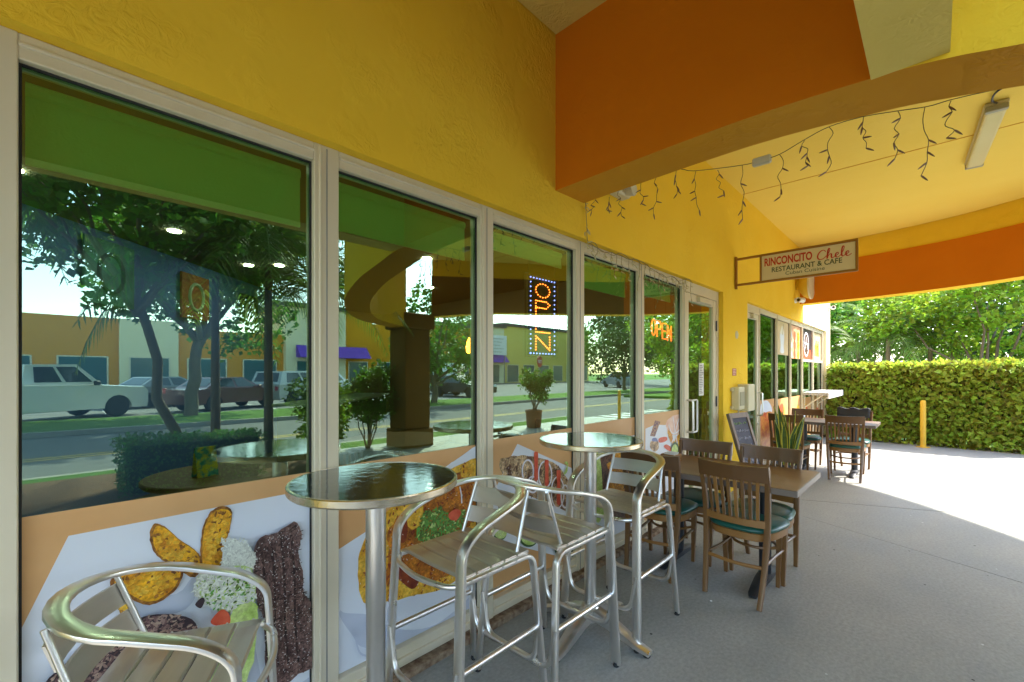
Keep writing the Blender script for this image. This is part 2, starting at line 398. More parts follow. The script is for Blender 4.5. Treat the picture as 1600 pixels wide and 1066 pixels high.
nf = [(2.291, 1.8, 2.648), (2.291, .75, 2.664), (2.291, .19, 2.640), (2.291, -.04, 2.612), (2.291, -.22, 2.572), (2.35, -.9, 2.46), (2.75, -2.0, 2.38), (3.5, -3.1, 2.34), (4.6, -3.9, 2.34)]
nr = [(2.613, 1.8, 2.655), (2.613, .75, 2.676), (2.613, .19, 2.640), (2.613, -.04, 2.607), (2.613, -.22, 2.572), (2.66, -.85, 2.46), (3.03, -1.83, 2.38), (3.73, -2.85, 2.34), (4.75, -3.6, 2.34)]
nfd, nrd = dens(nf), dens(nr)
strip('porch_beam', nfd, nrd, 3.9, [M_orange, M_yellow, M_ochre], lambda i: 0 if nfd[i][1] > .2 else 1)
fi = [(5.35, -3.6, 2.6), (6.31, -2.9, 2.70), (7.1, -2.33, 2.72), (7.9, -1.74, 2.72), (8.6, -1.1, 2.72), (9.08, -.4, 2.72), (9.34, .3, 2.72), (9.49, 1.0, 2.72), (9.555, 1.8, 2.72)]
fo = [(5.55, -3.82, 2.6), (6.48, -3.13, 2.70), (7.27, -2.56, 2.72), (8.08, -1.96, 2.72), (8.82, -1.28, 2.72), (9.34, -.51, 2.72), (9.61, .23, 2.72), (9.765, .97, 2.72), (9.83, 1.8, 2.72)]
fid, fod = dens(fi), dens(fo)
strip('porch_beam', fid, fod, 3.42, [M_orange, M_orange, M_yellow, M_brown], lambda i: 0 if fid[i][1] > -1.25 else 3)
up = lambda L, d: [(p[0], p[1], d) for p in L]
shift = lambda L, s: [(p[0] + s * .012, p[1], p[2]) for p in L]
strip('porch_beam_top', shift(up(fid, 3.42), 1), up(fod, 3.42), 3.9, [M_yellow, M_orange, M_yellow], lambda i: 0)
part('porch_ceiling', MB().prism([(p[0], p[1]) for p in nrd] + [(4.9, -3.62), (5.3, -3.62)] + [(p[0], p[1]) for p in fid], 3.75, 3.86), M_ceil)
for X in (6.16,):
    part('ceiling_joint', MB().box(X - .006, X + .006, -2.6, 1.79, 3.7465, 3.7495), M_ochre)
part('porch_ceiling', MB().box(-8, 2.29, .19, 1.795, 3.67, 3.8), M_pale)
part('porch_beam', MB().box(-8, 2.288, -.04, .187, 2.632, 3.9), [M_pale])
part('porch_roof', MB().box(-8, 2.28, -1.0, 1.79, 3.91, 4.0), M_pale)  # overhang past the outer beam is added, unseen, to keep the sun out
part('porch_roof', MB().prism([(p[0], p[1]) for p in nfd] + [(p[0], p[1]) for p in fod], 3.905, 4.05), M_pale)
cb = MB()
for z0, z1, s in ((-.1, .35, .34), (.35, 2.32, .29), (2.32, 2.62, .36)): cb.rbox(5.02 - s, 5.02 + s, -3.88 - s, -3.88 + s, z0, z1, .02)
part('column', cb, M_brown)

def bar(parent, name, x0, x1, z0, z1, y0=YF, y1=YF + .09, m=None):
    return MB().rbox(x0, x1, y0, y1, z0, z1, .003).build(name, m or M_frame, parent)
def mullion(parent, x0, x1, z0=.02, z1=ZH):
    o = bar(parent, 'mullion', x0, x1, z0, z1)
    c = (x0 + x1) / 2
    bar(o, 'cover_strip', c - .003, c + .003, z0 + .01, z1 - .01, YF - .0035, YF + .01, M_kerb)
    bar(o, 'cover_strip', x0 + .018, x0 + .030, z0 + .01, z1 - .01, YF - .008, YF + .01)
    return o
def sheet_glass(xa, xb, y, za, zb, gm, parent):
    b = MB().box(xa, xb, y, y + .008, za, zb)
    b.m = [1, 1, 0, 1, 1, 1]
    return b.build('pane', [gm, M_clear], parent)
X0, LM, GW = -.064, .9198, .8155
def window(xa, xb, gm, zlo=.13, transom=None):
    wd = bpy.data.objects.new('window', None); C.objects.link(wd); wd.parent = bld
    bar(wd, 'head_rail', xa, xb, ZG, ZH, YF + .002)
    bar(wd, 'head_bead', xa, xb, ZG + .035, ZG + .047, YF - .006, YF + .006)
    bar(wd, 'sill_rail', xa, xb, .035, zlo, YF + .002)
    bar(wd, 'sill_bead', xa, xb, .06, .085, YF - .012, YF + .006)
    sheet_glass(xa - .001, xb + .001, YG, zlo + .001, ZG - .001, gm, wd)
    if transom: bar(wd, 'transom', xa, xb, transom - .025, transom + .025, YF + .004)
    gk = MB()
    for (a, c, d, e) in ((xa, xa + .006, zlo, ZG), (xb - .006, xb, zlo, ZG), (xa + .006, xb - .006, ZG - .006, ZG)): gk.box(a, c, YG - .012, YG - .001, d, e)
    gk.build('gasket', M_rubber, wd)
    return wd
for k in range(-1, 5):
    xa = X0 + k * LM; window(xa, xa + GW, M_glass)
    mullion(bld, xa + GW, xa + LM) if k < 4 else None
mullion(bld, X0 - 2 * LM + GW + .001, X0 - LM)
mullion(bld, 4.431, 4.52)
part('base_strip', MB().rbox(-1.1, 4.52, 1.80, 1.93, -.02, .034, .006), M_rust)
part('base_strip', MB().rbox(7.18, 12.28, 1.81, 1.93, -.02, .034, .006), M_rust)

def door(xa, xb, hinge_right, gm):
    d = bpy.data.objects.new('door', None); C.objects.link(d); d.parent = bld
    bar(d, 'head_rail', xa, xb, ZG - .04, ZH, YF + .002)
    st = .085
    bar(d, 'stile', xa + .004, xa + st, .012, ZG - .043, YF + .008, YF + .06); bar(d, 'stile', xb - st, xb - .004, .012, ZG - .043, YF + .008, YF + .06)
    bar(d, 'top_rail', xa + st, xb - st, ZG - .12, ZG - .043, YF + .01, YF + .058); bar(d, 'bottom_rail', xa + st, xb - st, .012, .24, YF + .01, YF + .058)
    sheet_glass(xa + st, xb - st, YF + .03, .24, ZG - .12, gm, d)
    hx = xa + .042 if hinge_right else xb - .042
    hd = MB().tube(fillet([(hx, YF + .01, .84), (hx, YF - .055, .84), (hx, YF - .055, 1.17), (hx, YF + .01, 1.17)], .03), .011, 8).build('handle', M_alu, d, 40)
    if hinge_right:
        pull = MB().tube(fillet([(hx, YF - .05, .84), (hx + .12, YF - .05, .84), (hx + .12, YF - .05, 1.17), (hx, YF - .05, 1.17)], .025), .010, 8).build('pull_bar', M_white, hd, 40)
    MB().lathe([(.0, -.012), (.016, -.012), (.016, .0)], 12, (hx, YF + .006, .72), ax='y').build('lock', M_alu, d)
    ex = xb - .012 if hinge_right else xa + .012
    for z in (.28, 1.12, 2.0): MB().lathe([(.009, z - .06), (.009, z + .06)], 8, (ex, YF - .002, 0)).build('hinge', M_dark, d)
    bar(d, 'closer', xa + .3, xb - .2, ZG - .115, ZG - .06, YF - .03, YF + .008, M_frame)
    return d
door(4.522, 5.40, True, M_glass)
bar(bld, 'door_jamb', 5.40, 5.466, .0, ZH)
door(6.442, 7.13, False, M_glass2)
bar(bld, 'door_jamb', 6.402, 6.44, .0, ZH)
mullion(bld, 7.132, 7.19)
S2 = [7.19, 8.18, 9.12, 10.08, 11.12, 12.20]
for a, c in zip(S2[:-1], S2[1:]):
    window(a + .001, c - .055, M_glass2, transom=None if a < 10 else 1.70); mullion(bld, c - .0545, c)
bar(bld, 'door_jamb', 12.202, 12.28, .02, ZH)
ld = bpy.data.objects.new('counter_ledge', None); C.objects.link(ld); ld.parent = bld
M_ledge = mat('weathered_white_wood', (0.55, 0.52, 0.47), .8, col2=(0.34, 0.32, 0.29), vscale=14, vmix=.5, stretch=(.15, 1, 1), bump=.4)
for j in range(3): MB().rbox(9.95, 11.75, YF - .40 + j * .13, YF - .275 + j * .13, 1.03, 1.085, .006).build('plank', M_ledge, ld)
MB().rbox(9.94, 11.76, YF - .43, YF - .403, .97, 1.09, .005).build('fascia_board', M_ledge, ld)
for x in (10.2, 11.5):
    MB().tube([(x, YF, .78), (x, YF - .3, 1.03)], .014, 6).tube([(x, YF - .004, .70), (x, YF - .004, 1.03)], .014, 6).build('bracket', M_frame, ld)
for k in range(12):
    x, y = [(-.2, 4.9), (.9, 5.8), (1.9, 6.9), (.5, 3.0), (1.7, 3.0), (2.9, 3.0), (4.1, 3.0), (.6, 4.6), (2.0, 4.8), (3.4, 4.8), (2.2, 6.6), (4.6, 6.4)][k]  # the ones along the blue wall are added to brighten the room
    MB().lathe([(.06, 2.945), (.06, 2.953)], 14, (x, y, 0)).build('downlight', M_lamp, bld)
SHB = [2.09, 2.10, 2.126, 2.236, 2.137, 2.20]
for k in range(-1, 5):
    xa = X0 + k * LM
    s = tag(MB().box(xa + .01, xa + GW - .01, 1.975, 1.979, SHB[k + 1], 2.29).box(xa + .01, xa + GW - .01, 1.972, 1.984, SHB[k + 1] - .022, SHB[k + 1]).lathe([(.026, xa + .01), (.026, xa + GW - .01)], 12, (0, 1.99, 2.305), ax='x').build('roller_shade', M_shade),
            'green roller shade partly lowered ' + ('behind the pane beside the steak poster, away from the door', 'above the steak and plantain poster', 'above the stew bowl poster', 'above the tall LED sign', 'above the fried chicken poster', 'above the neon sign by the door')[k + 1], 'roller shade', 'roller shades in the storefront')

# ------------------------------------------------------------------ bar stools
def make_stool():
    t = thing('bar_stool', '', 'bar stool', group='aluminium bar stools')
    # front legs, arms and back loop: one flattened tube
    half = fillet([(.245, .235, .012), (.205, .214, .80), (.13, .213, .858), (-.03, .212, .905)], .055, 6)
    wide = [Vector((0, 1, 0))] * len(half)
    loop, lw = [], []
    for i in range(1, 16):
        a = math.pi * i / 16
        loop.append(Vector((-.04 - .205 * math.sin(a), .212 * math.cos(a), .908 + .045 * math.sin(a)))); lw.append(Vector((-math.sin(a), math.cos(a), 0)))
    other = [Vector((p.x, -p.y, p.z)) for p in reversed(half)]
    pts = half + loop + other; wd = wide + lw + [Vector((0, -1, 0))] * len(other)
    MB().tube(pts, .0255, 12, wide=wd, thin=.0095).build('arm_frame', M_alu, t, 50)
    for s in (-1, 1):
        MB().tube(fillet([(-.25, .235 * s, .012), (-.195, .205 * s, .677), (.20, .205 * s, .677)], .06, 6), .017, 10, wide=[(0, 1, 0)] * 9, thin=.0105).build('rear_leg', M_alu, t, 50)
        MB().tube([(.222, .222 * s, .36), (-.215, .218 * s, .36)], .012, 8).build('side_stretcher', M_alu, t, 50)
        MB().tube(fillet([(.03, .178 * s, .668), (-.115, .178 * s, .655), (-.21, .165 * s, .935)], .06, 6), .0085, 8).build('back_post', M_alu, t, 50)
        for x in (.245, -.25): MB().lathe([(.014, 0), (.016, .006), (.013, .02)], 10, (x, .235 * s, 0)).build('foot_cap', M_rubber, t)
        rv = MB()
        for x in (.16, .08, 0, -.08): rv.lathe([(.004, 0), (.004, .006)], 6, (x, .218 * s, .684), ax='y')
        rv.build('rivets', M_alu, t)
    for x in (.232, -.225):
        MB().tube(fillet([(x, .224, .38), (x, .19, .19), (x, -.19, .19), (x, -.224, .37)], .06, 6), .0125, 8).build('cross_stretcher', M_alu, t, 50)
    MB().tube(fillet([(.20, .20, .668), (.235, .16, .664), (.262, 0, .660), (.235, -.16, .664), (.20, -.20, .668)], .08, 5), .011, 8).build('front_rail', M_alu, t, 50)
    for i in range(5):
        x = .155 - i * .075; b = MB(); n = 8; vs = []
        for j in range(n + 1):
            y = -.198 + .396 * j / n; dz = .700 - .007 * (1 - (y / .198) ** 2) - (.008 if j in (0, n) else 0)
            for (dx, dd) in ((-.0345, -.002), (-.030, .003), (.030, .003), (.0345, -.002), (.0345, -.010), (-.0345, -.010)): vs.append((x + dx, y, dz + dd))
        fs = [(j * 6 + k, j * 6 + (k + 1) % 6, (j + 1) * 6 + (k + 1) % 6, (j + 1) * 6 + k) for j in range(n) for k in range(6)]
        fs += [(5, 4, 3, 2, 1, 0), tuple(n * 6 + k for k in range(6))]
        b.add(vs, fs).build('seat_slat', M_alu_slat, t, recalc=True)
    for zc in (.775, .862):
        n = 8; vs = []
        for j in range(n + 1):
            y = -.172 + .344 * j / n; q = 1 - (y / .172) ** 2
            for (dz, dx) in ((-.034, 0), (.034, 0), (.034, .007), (-.034, .007)):
                z = zc + dz; xb = -.13 - .083 * (z - .70) / .235
                vs.append((xb - .012 - .030 * q + dx, y, z))
        fs = [(j * 4 + k, j * 4 + (k + 1) % 4, (j + 1) * 4 + (k + 1) % 4, (j + 1) * 4 + k) for j in range(n) for k in range(4)] + [(0, 1, 2, 3), tuple(n * 4 + k for k in (3, 2, 1, 0))]
        MB().add(vs, fs).build('back_slat', M_alu_slat, t, 40, recalc=True)
    return t
st = make_stool()

st['label'] = 'aluminium slat bar stool in front of the steak and plantain poster'
place_copy(st, (1.235, 1.455, 0), R(180), 'aluminium bar stool tucked under the round table by the stew bowl poster')
place_copy(st, (1.69, 1.375, 0), R(0), 'aluminium bar stool with its back towards the cucumber and onion poster')
place_copy(st, (2.35, 1.355, 0), R(180), 'aluminium bar stool between a round bar table and the wooden dining chairs')
st.location = (.235, 1.515, 0); st.rotation_euler = (0, 0, R(-27)); st.scale = (.94, .94, .925)

# ------------------------------------------------------------------ round bar tables
M_top = mat('dark_glossy_tabletop', (0.012, 0.026, 0.022), .05, col2=(0.018, 0.03, 0.028), vscale=5, bump=.16, bscale=26, bdist=.006, spec=.9, stretch=(1, 1, 1), coat=.6)
M_rim = mat('hammered_rim', (0.70, 0.64, 0.50), .25, 1.0, col2=(0.55, 0.48, 0.34), vscale=25, vmix=.6, bump=.3, bscale=45, bdist=.004)
def make_bar_table():
    t = thing('bar_table', '', 'bar table', group='round aluminium bar tables')
    MB().lathe([(.0, 1.0685), (.2735, 1.0685), (.2735, 1.05), (0, 1.05)], 64).build('table_top', M_top, t, 20)
    MB().lathe([(.2738, 1.062), (.2738, 1.0692), (.2815, 1.0692), (.284, 1.066), (.284, 1.047), (.280, 1.042), (.25, 1.042), (.25, 1.05)], 64).build('rim', M_rim, t, 25)
    MB().lathe([(.0325, .10), (.0325, .62), (.0345, .625), (.0345, 1.04)], 28).build('post', M_alu, t, 40)
    MB().lathe([(.12, 1.03), (.12, 1.04), (.04, 1.04)], 20).build('mounting_plate', M_alu, t)
    MB().lathe([(.05, .075), (.052, .13), (.045, .15), (.034, .16)], 24).build('collar', M_alu, t, 40)
    for k in range(4):
        a = math.pi / 2 * k + math.pi / 4; c, s = math.cos(a), math.sin(a); vs = []
        for (r, z, hw, th) in ((.03, .150, .038, .06), (.11, .13, .038, .05), (.20, .09, .034, .04), (.29, .052, .030, .028), (.35, .034, .026, .02)):
            for (u, zz) in ((-hw, z - th), (-hw, z - .006), (-hw * .6, z), (hw * .6, z), (hw, z - .006), (hw, z - th)): vs.append((c * r - s * u, s * r + c * u, max(zz, .012)))
        n = 5
        fs = [(j * 6 + q, j * 6 + (q + 1) % 6, (j + 1) * 6 + (q + 1) % 6, (j + 1) * 6 + q) for j in range(n - 1) for q in range(6)] + [(0, 1, 2, 3, 4, 5), tuple((n - 1) * 6 + q for q in (5, 4, 3, 2, 1, 0))]
        ft = MB().add(vs, fs).build('foot', M_alu, t, 40, recalc=True)
        MB().lathe([(.017, 0), (.019, .004), (.019, .014)], 12, (c * .33, s * .33, 0)).build('rubber_glide', M_rubber, ft)
    t.scale = (1, 1, 1.012)
    return t
bt = make_bar_table(); bt.location = (.79, 1.42, 0); bt.rotation_euler = (0, 0, R(52))
bt['label'] = 'round dark-topped bar table in front of the stew bowl poster'
place_copy(bt, (2.09, 1.395, 0), R(48), 'round dark-topped bar table between two aluminium stools by the chicken poster')

# ------------------------------------------------------------------ wooden dining chairs
def bentslab(path, w0, th, wide, name, m, t):
    MB().tube(path, w0, 8, wide=wide, thin=th).build(name, m, t, 45)
def make_chair():
    t = thing('dining_chair', '', 'chair', group='wooden dining chairs with green seats')
    for s in (-1, 1):
        pts = dens([(-.275, .165 * s, 0), (-.225, .178 * s, .22), (-.20, .186 * s, .43), (-.205, .192 * s, .62), (-.25, .203 * s, .86)], 3)
        MB().tube(pts, [.015, .016, .017, .018, .019, .020, .020, .020, .019, .018, .017, .016, .015][:len(pts)], 8, wide=[(0, 1, 0)] * len(pts), thin=.016).build('rear_leg', M_wood, t, 45)
        MB().hexa([(.178, .168 * s - .011, 0), (.200, .168 * s - .011, 0), (.200, .168 * s + .011, 0), (.178, .168 * s + .011, 0)],
                  [(.165, .178 * s - .018, .415), (.203, .178 * s - .018, .415), (.203, .178 * s + .018, .415), (.165, .178 * s + .018, .415)]).build('front_leg', M_wood, t)
        MB().tube([(.185, .172 * s, .25), (0, .165 * s, .245), (-.215, .176 * s, .25)], .010, 8).build('side_stretcher', M_wood, t, 45)
    MB().tube(dens([(.18, .165, .27), (.08, .10, .265), (.045, 0, .265), (.08, -.10, .265), (.18, -.165, .27)], 3), .010, 8).build('front_stretcher', M_wood, t, 45)
    MB().tube(dens([(-.215, .175, .24), (-.235, 0, .235), (-.215, -.175, .24)], 3), .012, 8).build('rear_stretcher', M_worn, t, 45)
    # seat frame: trapezoid ring with rounded front
    n = 28; prof = []
    def seatpt(a, k):
        c, s_ = math.cos(a), math.sin(a); q = 3.4
        r = (abs(c) ** q + abs(s_) ** q) ** (-1 / q)
        x, y = r * c * .21 * k, r * s_ * .212 * k
        return x, y * (1 + .12 * x / .21)
    def ring(b, levels):
        for (k, z) in levels:
            for j in range(n): x, y = seatpt(2 * math.pi * j / n, k); b.v.append((x, y, z))
        L = len(levels)
        b.f += [(i * n + j, i * n + (j + 1) % n, (i + 1) * n + (j + 1) % n, (i + 1) * n + j) for i in range(L - 1) for j in range(n)] + [tuple(range(n - 1, -1, -1)), tuple((L - 1) * n + j for j in range(n))]
        b.m += [0] * len(b.f); return b
    ring(MB(), [(.96, .385), (1.0, .39), (1.0, .432), (.97, .436)]).build('seat_frame', M_worn, t, 45)
    ring(MB(), [(.97, .436), (1.03, .441), (1.05, .452), (1.03, .463), (.93, .474), (.7, .481), (.35, .485), (.05, .486)]).build('seat_cushion', M_vinyl, t, 60)
    # crest rail and lower rail, bowed backwards
    def rail(name, zlo, zhi, hw, bow, m, th=.011):
        k = 10; vs = []
        for j in range(k + 1):
            y = -hw + 2 * hw * j / k; q = 1 - (y / hw) ** 2
            for (z, dx) in ((zlo, th), (zhi + .008 * (1 - q), th), (zhi + .008 * (1 - q), -th), (zlo, -th)):
                xb = -.200 - .055 * max(0, (z - .55) / .31) ** 1.3
                vs.append((xb - bow * q + dx, y, z))
        fs = [(j * 4 + i, j * 4 + (i + 1) % 4, (j + 1) * 4 + (i + 1) % 4, (j + 1) * 4 + i) for j in range(k) for i in range(4)] + [(3, 2, 1, 0), tuple(k * 4 + i for i in range(4))]
        MB().add(vs, fs).build(name, m, t, 40, recalc=True)
    rail('crest_rail', .775, .872, .215, .035, M_woodx, .012)
    rail('lower_rail', .485, .525, .185, .030, M_worn)
    for i in range(8):
        y = -.15 + .30 * i / 7; q = 1 - (y / .2) ** 2; x0 = -.200 - .028 * q; x1 = -.240 - .033 * q
        MB().hexa([(x0 - .006, y * .92 - .009, .52), (x0 + .006, y * .92 - .009, .52), (x0 + .006, y * .92 + .009, .52), (x0 - .006, y * .92 + .009, .52)],
                  [(x1 - .006, y - .010, .785), (x1 + .006, y - .010, .785), (x1 + .006, y + .010, .785), (x1 - .006, y + .010, .785)]).build('back_slat', M_wood if i % 3 else M_worn, t)
    return t
ch = make_chair(); ch.location = (3.27, .925, 0); ch.rotation_euler = (0, 0, R(-3))
ch['label'] = 'wooden slat-back chair with green seat at dining table corner away from the window'
for loc, rz, lb in (((3.22, 1.50, 0), R(4), 'wooden chair with green seat between the dining table and an aluminium stool'),
                    ((3.60, 1.40, 0), R(183), 'wooden chair across the near dining table, beside the glass door'),
                    ((3.60, .93, 0), R(178), 'wooden chair across the near dining table, in front of the snake plant'),
                    ((7.62, .90, 0), R(5), 'wooden chair with its back to the shade line at the far dining table'),
                    ((7.35, 1.50, 0), R(-2), 'wooden chair at the far dining table just behind the snake plant'),
                    ((8.12, 1.47, 0), R(181), 'wooden chair at the far dining table below the counter ledge'),
                    ((8.25, .90, 0), R(177), 'wooden chair at the far dining table with black cloth over its back')):
    place_copy(ch, loc, rz, lb)
for loc, rz, lb in (((1.55, 3.35, 0), R(250), 'dark slat-back chair inside by a round indoor table behind the glass'),
                    ((2.9, 3.1, 0), R(160), 'dark slat-back chair inside the restaurant below the glowing open sign'),
                    ((4.0, 3.3, 0), R(200), 'dark slat-back chair inside the restaurant near the entrance door')):
    place_copy(ch, loc, rz, lb, 'chairs inside the restaurant')

# ------------------------------------------------------------------ dining tables
def make_table(L=1.12, W=.72):
    t = thing('dining_table', '', 'table', group='rectangular wooden dining tables')
    MB().rbox(-W / 2, W / 2, -L / 2, L / 2, .712, .75, .003).build('table_top', M_table, t)
    eb = MB()
    eb.rbox(-W / 2 - .003, -W / 2 + .001, -L / 2, L / 2, .711, .749, .001).rbox(W / 2 - .001, W / 2 + .003, -L / 2, L / 2, .711, .749, .001)
    eb.rbox(-W / 2, W / 2, -L / 2 - .003, -L / 2 + .001, .7112, .7488, .001).rbox(-W / 2, W / 2, L / 2 - .001, L / 2 + .003, .7112, .7488, .001)
    eb.build('edge_band', M_tedge, t)
    for y in (-L * .27, L * .27):
        pd = MB().lathe([(.038, .06), (.038, .69), (.06, .69), (.06, .70), (.14, .70), (.14, .711)], 20, (0, y, 0)).build('pedestal', M_dark, t, 40)
        for s in (-1, 1):
            vs = []
            for (x, z, hw, th) in ((0, .085, .042, .05), (.10, .075, .040, .04), (.20, .055, .036, .03), (.27, .035, .032, .02), (.295, .015, .022, .006)):
                for (u, zz) in ((-hw, z - th), (-hw, z - .01), (-hw * .5, z), (hw * .5, z), (hw, z - .01), (hw, z - th)): vs.append((s * x, y + u, max(zz, .002)))
            fs = [(j * 6 + q, j * 6 + (q + 1) % 6, (j + 1) * 6 + (q + 1) % 6, (j + 1) * 6 + q) for j in range(4) for q in range(6)] + [(0, 1, 2, 3, 4, 5), tuple(24 + q for q in (5, 4, 3, 2, 1, 0))]
            MB().add(vs, fs).build('foot', M_dark, pd, 40, recalc=True)
    return t
tb = make_table(); tb.location = (3.41, 1.15, 0); tb['label'] = 'rectangular wooden dining table with a small wooden caddy on it'
place_copy(tb, (7.90, 1.13, 0), 0, 'bare rectangular wooden dining table near the counter ledge, in the sun')
cad = thing('wooden_caddy', 'small square wooden caddy on the near dining table', 'caddy', (3.42, 1.52, .75))
b = MB().rbox(-.06, .06, -.06, .06, 0, .008, .002); b.build('base', M_worn, cad)
for (a, c, d, e) in ((-.06, .06, -.06, -.052), (-.06, .06, .052, .06), (-.06, -.052, -.052, .052), (.052, .06, -.052, .052)):
    for z in (.012, .038): MB().rbox(a, c, d, e, z, z + .02, .002).build('slat', M_worn, cad)
pk = MB()
for i in range(9): pk.rbox(-.045 + i * .0105, -.038 + i * .0105, -.04, .035 + .01 * (i % 2), .009, .056 + .006 * (i % 3), .001)
pk.build('sugar_packets', M_white, cad)
cl = MB(); n = 9; vs = []
for j in range(n):
    for i in range(13):
        u, v_ = -.2 + .4 * i / 12, -1 + 2 * j / (n - 1)
        x = 8.47 + v_ * .035 + .01 * math.sin(9 * u); z = .905 - .02 * abs(v_) ** 3 - max(0, abs(v_) - .3) * .16 + .012 * math.sin(i * 1.3)
        vs.append((x, .90 + u, z))
cl.add(vs, [(j * 13 + i, j * 13 + i + 1, (j + 1) * 13 + i + 1, (j + 1) * 13 + i) for j in range(n - 1) for i in range(12)])
co = cl.build('black_cloth', mat('black_cloth', (.03, .03, .035), .7), None, 60)
tag(co, 'black cloth draped over the back of a far wooden chair', 'cloth')
sm = co.modifiers.new('thick', 'SOLIDIFY'); sm.thickness = .012

# round tables inside
def in_table(x, y, r, h, label):
    t = thing('indoor_table', label, 'table', (x, y, 0), group='round tables inside the restaurant')
    MB().lathe([(0, h - .03), (r - .01, h - .03), (r, h - .02), (r, h - .005), (r - .005, h), (0, h)], 40).build('table_top', M_table, t, 40)
    MB().lathe([(.20, 0), (.20, .015), (.04, .03), (.035, h - .04), (.1, h - .031)], 20).build('pedestal', M_dark, t, 40)
in_table(.62, 2.75, .33, .92, 'round indoor table with a small menu card, behind the steak poster pane')
in_table(1.95, 3.15, .42, .92, 'round brown indoor table behind the stew bowl pane')
in_table(3.3, 3.0, .36, .76, 'round indoor table behind the panes with pendant lamps')
mc = thing('menu_card', 'colourful folded menu card on a round indoor table', 'menu card', (.55, 2.72, .92), R(15))
M_menu = mat('menu_print', (.75, .5, .05), .5, col2=(.05, .25, .3), vscale=28, vmix=.15)
MB().hexa([(-.05, -.03, 0), (.05, -.03, 0), (.05, -.027, 0), (-.05, -.027, 0)], [(-.05, -.003, .15), (.05, -.003, .15), (.05, 0, .15), (-.05, 0, .15)]).build('front_leaf', M_menu, mc)
MB().hexa([(-.05, .027, 0), (.05, .027, 0), (.05, .03, 0), (-.05, .03, 0)], [(-.05, .001, .15), (.05, .001, .15), (.05, .004, .15), (-.05, .004, .15)]).build('back_leaf', M_menu, mc)
# counter and pictures inside
ct = thing('service_counter', 'dark indoor counter with lighter top deep inside the restaurant', 'counter', (3.4, 7.2, 0), R(45))
MB().rbox(-1.6, 1.6, -.3, .3, 0, 1.0, .01).build('body', mat('counter_front', (.06, .07, .05), .5), ct)
MB().rbox(-1.65, 1.65, -.36, .34, 1.003, 1.045, .008).build('counter_top', mat('counter_top', (.3, .38, .3), .3), ct)
arts = [((.10, .30, .34), (.02, .09, .12), 'teal picture with a pale ring on the blue indoor wall'), ((.35, .07, .03), (.35, .40, .3), 'red and white picture in a dark frame on the blue indoor wall'), ((.04, .07, .06), (.5, .6, .5), 'dark picture with a pale oval on the blue indoor wall')]
for i, ((c1, c2, lb), (px, py, hw, hh)) in enumerate(zip(arts, ((165, 428, .30, .34), (300, 465, .27, .30), (385, 490, .24, .30)))):
    # the slanted wall runs through (-1.3,4.7) at 45 degrees
    d = ray(px, py); k = 6.0 / (d.y - d.x); p = Vector((0, 0, CAM_H)) + d * k
    a = thing('picture', lb, 'picture', (p.x + .03, p.y - .03, p.z), R(45), 'framed pictures indoors')
    MB().rbox(-hw, hw, -.015, .015, -hh, hh, .004).build('canvas', mat('canvas_%d' % i, c1, .7, col2=tuple(x * .5 for x in c1), vscale=6), a)
    ring = [(hw * .5 * math.cos(q * .4), -.02, hh * .6 * math.sin(q * .4)) for q in range(17)]
    MB().tube(ring, .022, 6).build('painted_ring', mat('ring_%d' % i, c2, .6), a)

# ------------------------------------------------------------------ food posters (flat prints stuck on the panes)
def T(ox, oy, s): return lambda x, y: (ox + x / s, oy + y / s)
def clip(poly, xa, xb, za, zb):
    for ax, lim, sg in ((0, xa, 1), (0, xb, -1), (1, za, 1), (1, zb, -1)):
        out = []
        for i in range(len(poly)):
            p, q = poly[i], poly[(i + 1) % len(poly)]
            ip, iq = (p[ax] - lim) * sg >= 0, (q[ax] - lim) * sg >= 0
            if ip: out.append(p)
            if ip != iq:
                t = (lim - p[ax]) / (q[ax] - p[ax]); out.append((p[0] + (q[0] - p[0]) * t, p[1] + (q[1] - p[1]) * t))
        poly = out
        if not poly: return []
    return poly
def curve(pts, n=4, jit=0.0):
    k = len(pts); out = []
    for i in range(k):
        p0, p1, p2, p3 = [Vector((*pts[(i + d) % k], 0)) for d in (-1, 0, 1, 2)]
        for j in range(n):
            t = j / n; q = .5 * ((2 * p1) + (p2 - p0) * t + (2 * p0 - 5 * p1 + 4 * p2 - p3) * t * t + (3 * p1 - p0 - 3 * p2 + p3) * t ** 3)
            out.append((q.x + random.uniform(-jit, jit), q.y + random.uniform(-jit, jit)))
    return out
def inside(p, poly):
    r = False
    for i in range(len(poly)):
        a, b_ = poly[i], poly[i - 1]
        if (a[1] > p[1]) != (b_[1] > p[1]) and p[0] < (b_[0] - a[0]) * (p[1] - a[1]) / (b_[1] - a[1]) + a[0]: r = not r
    return r
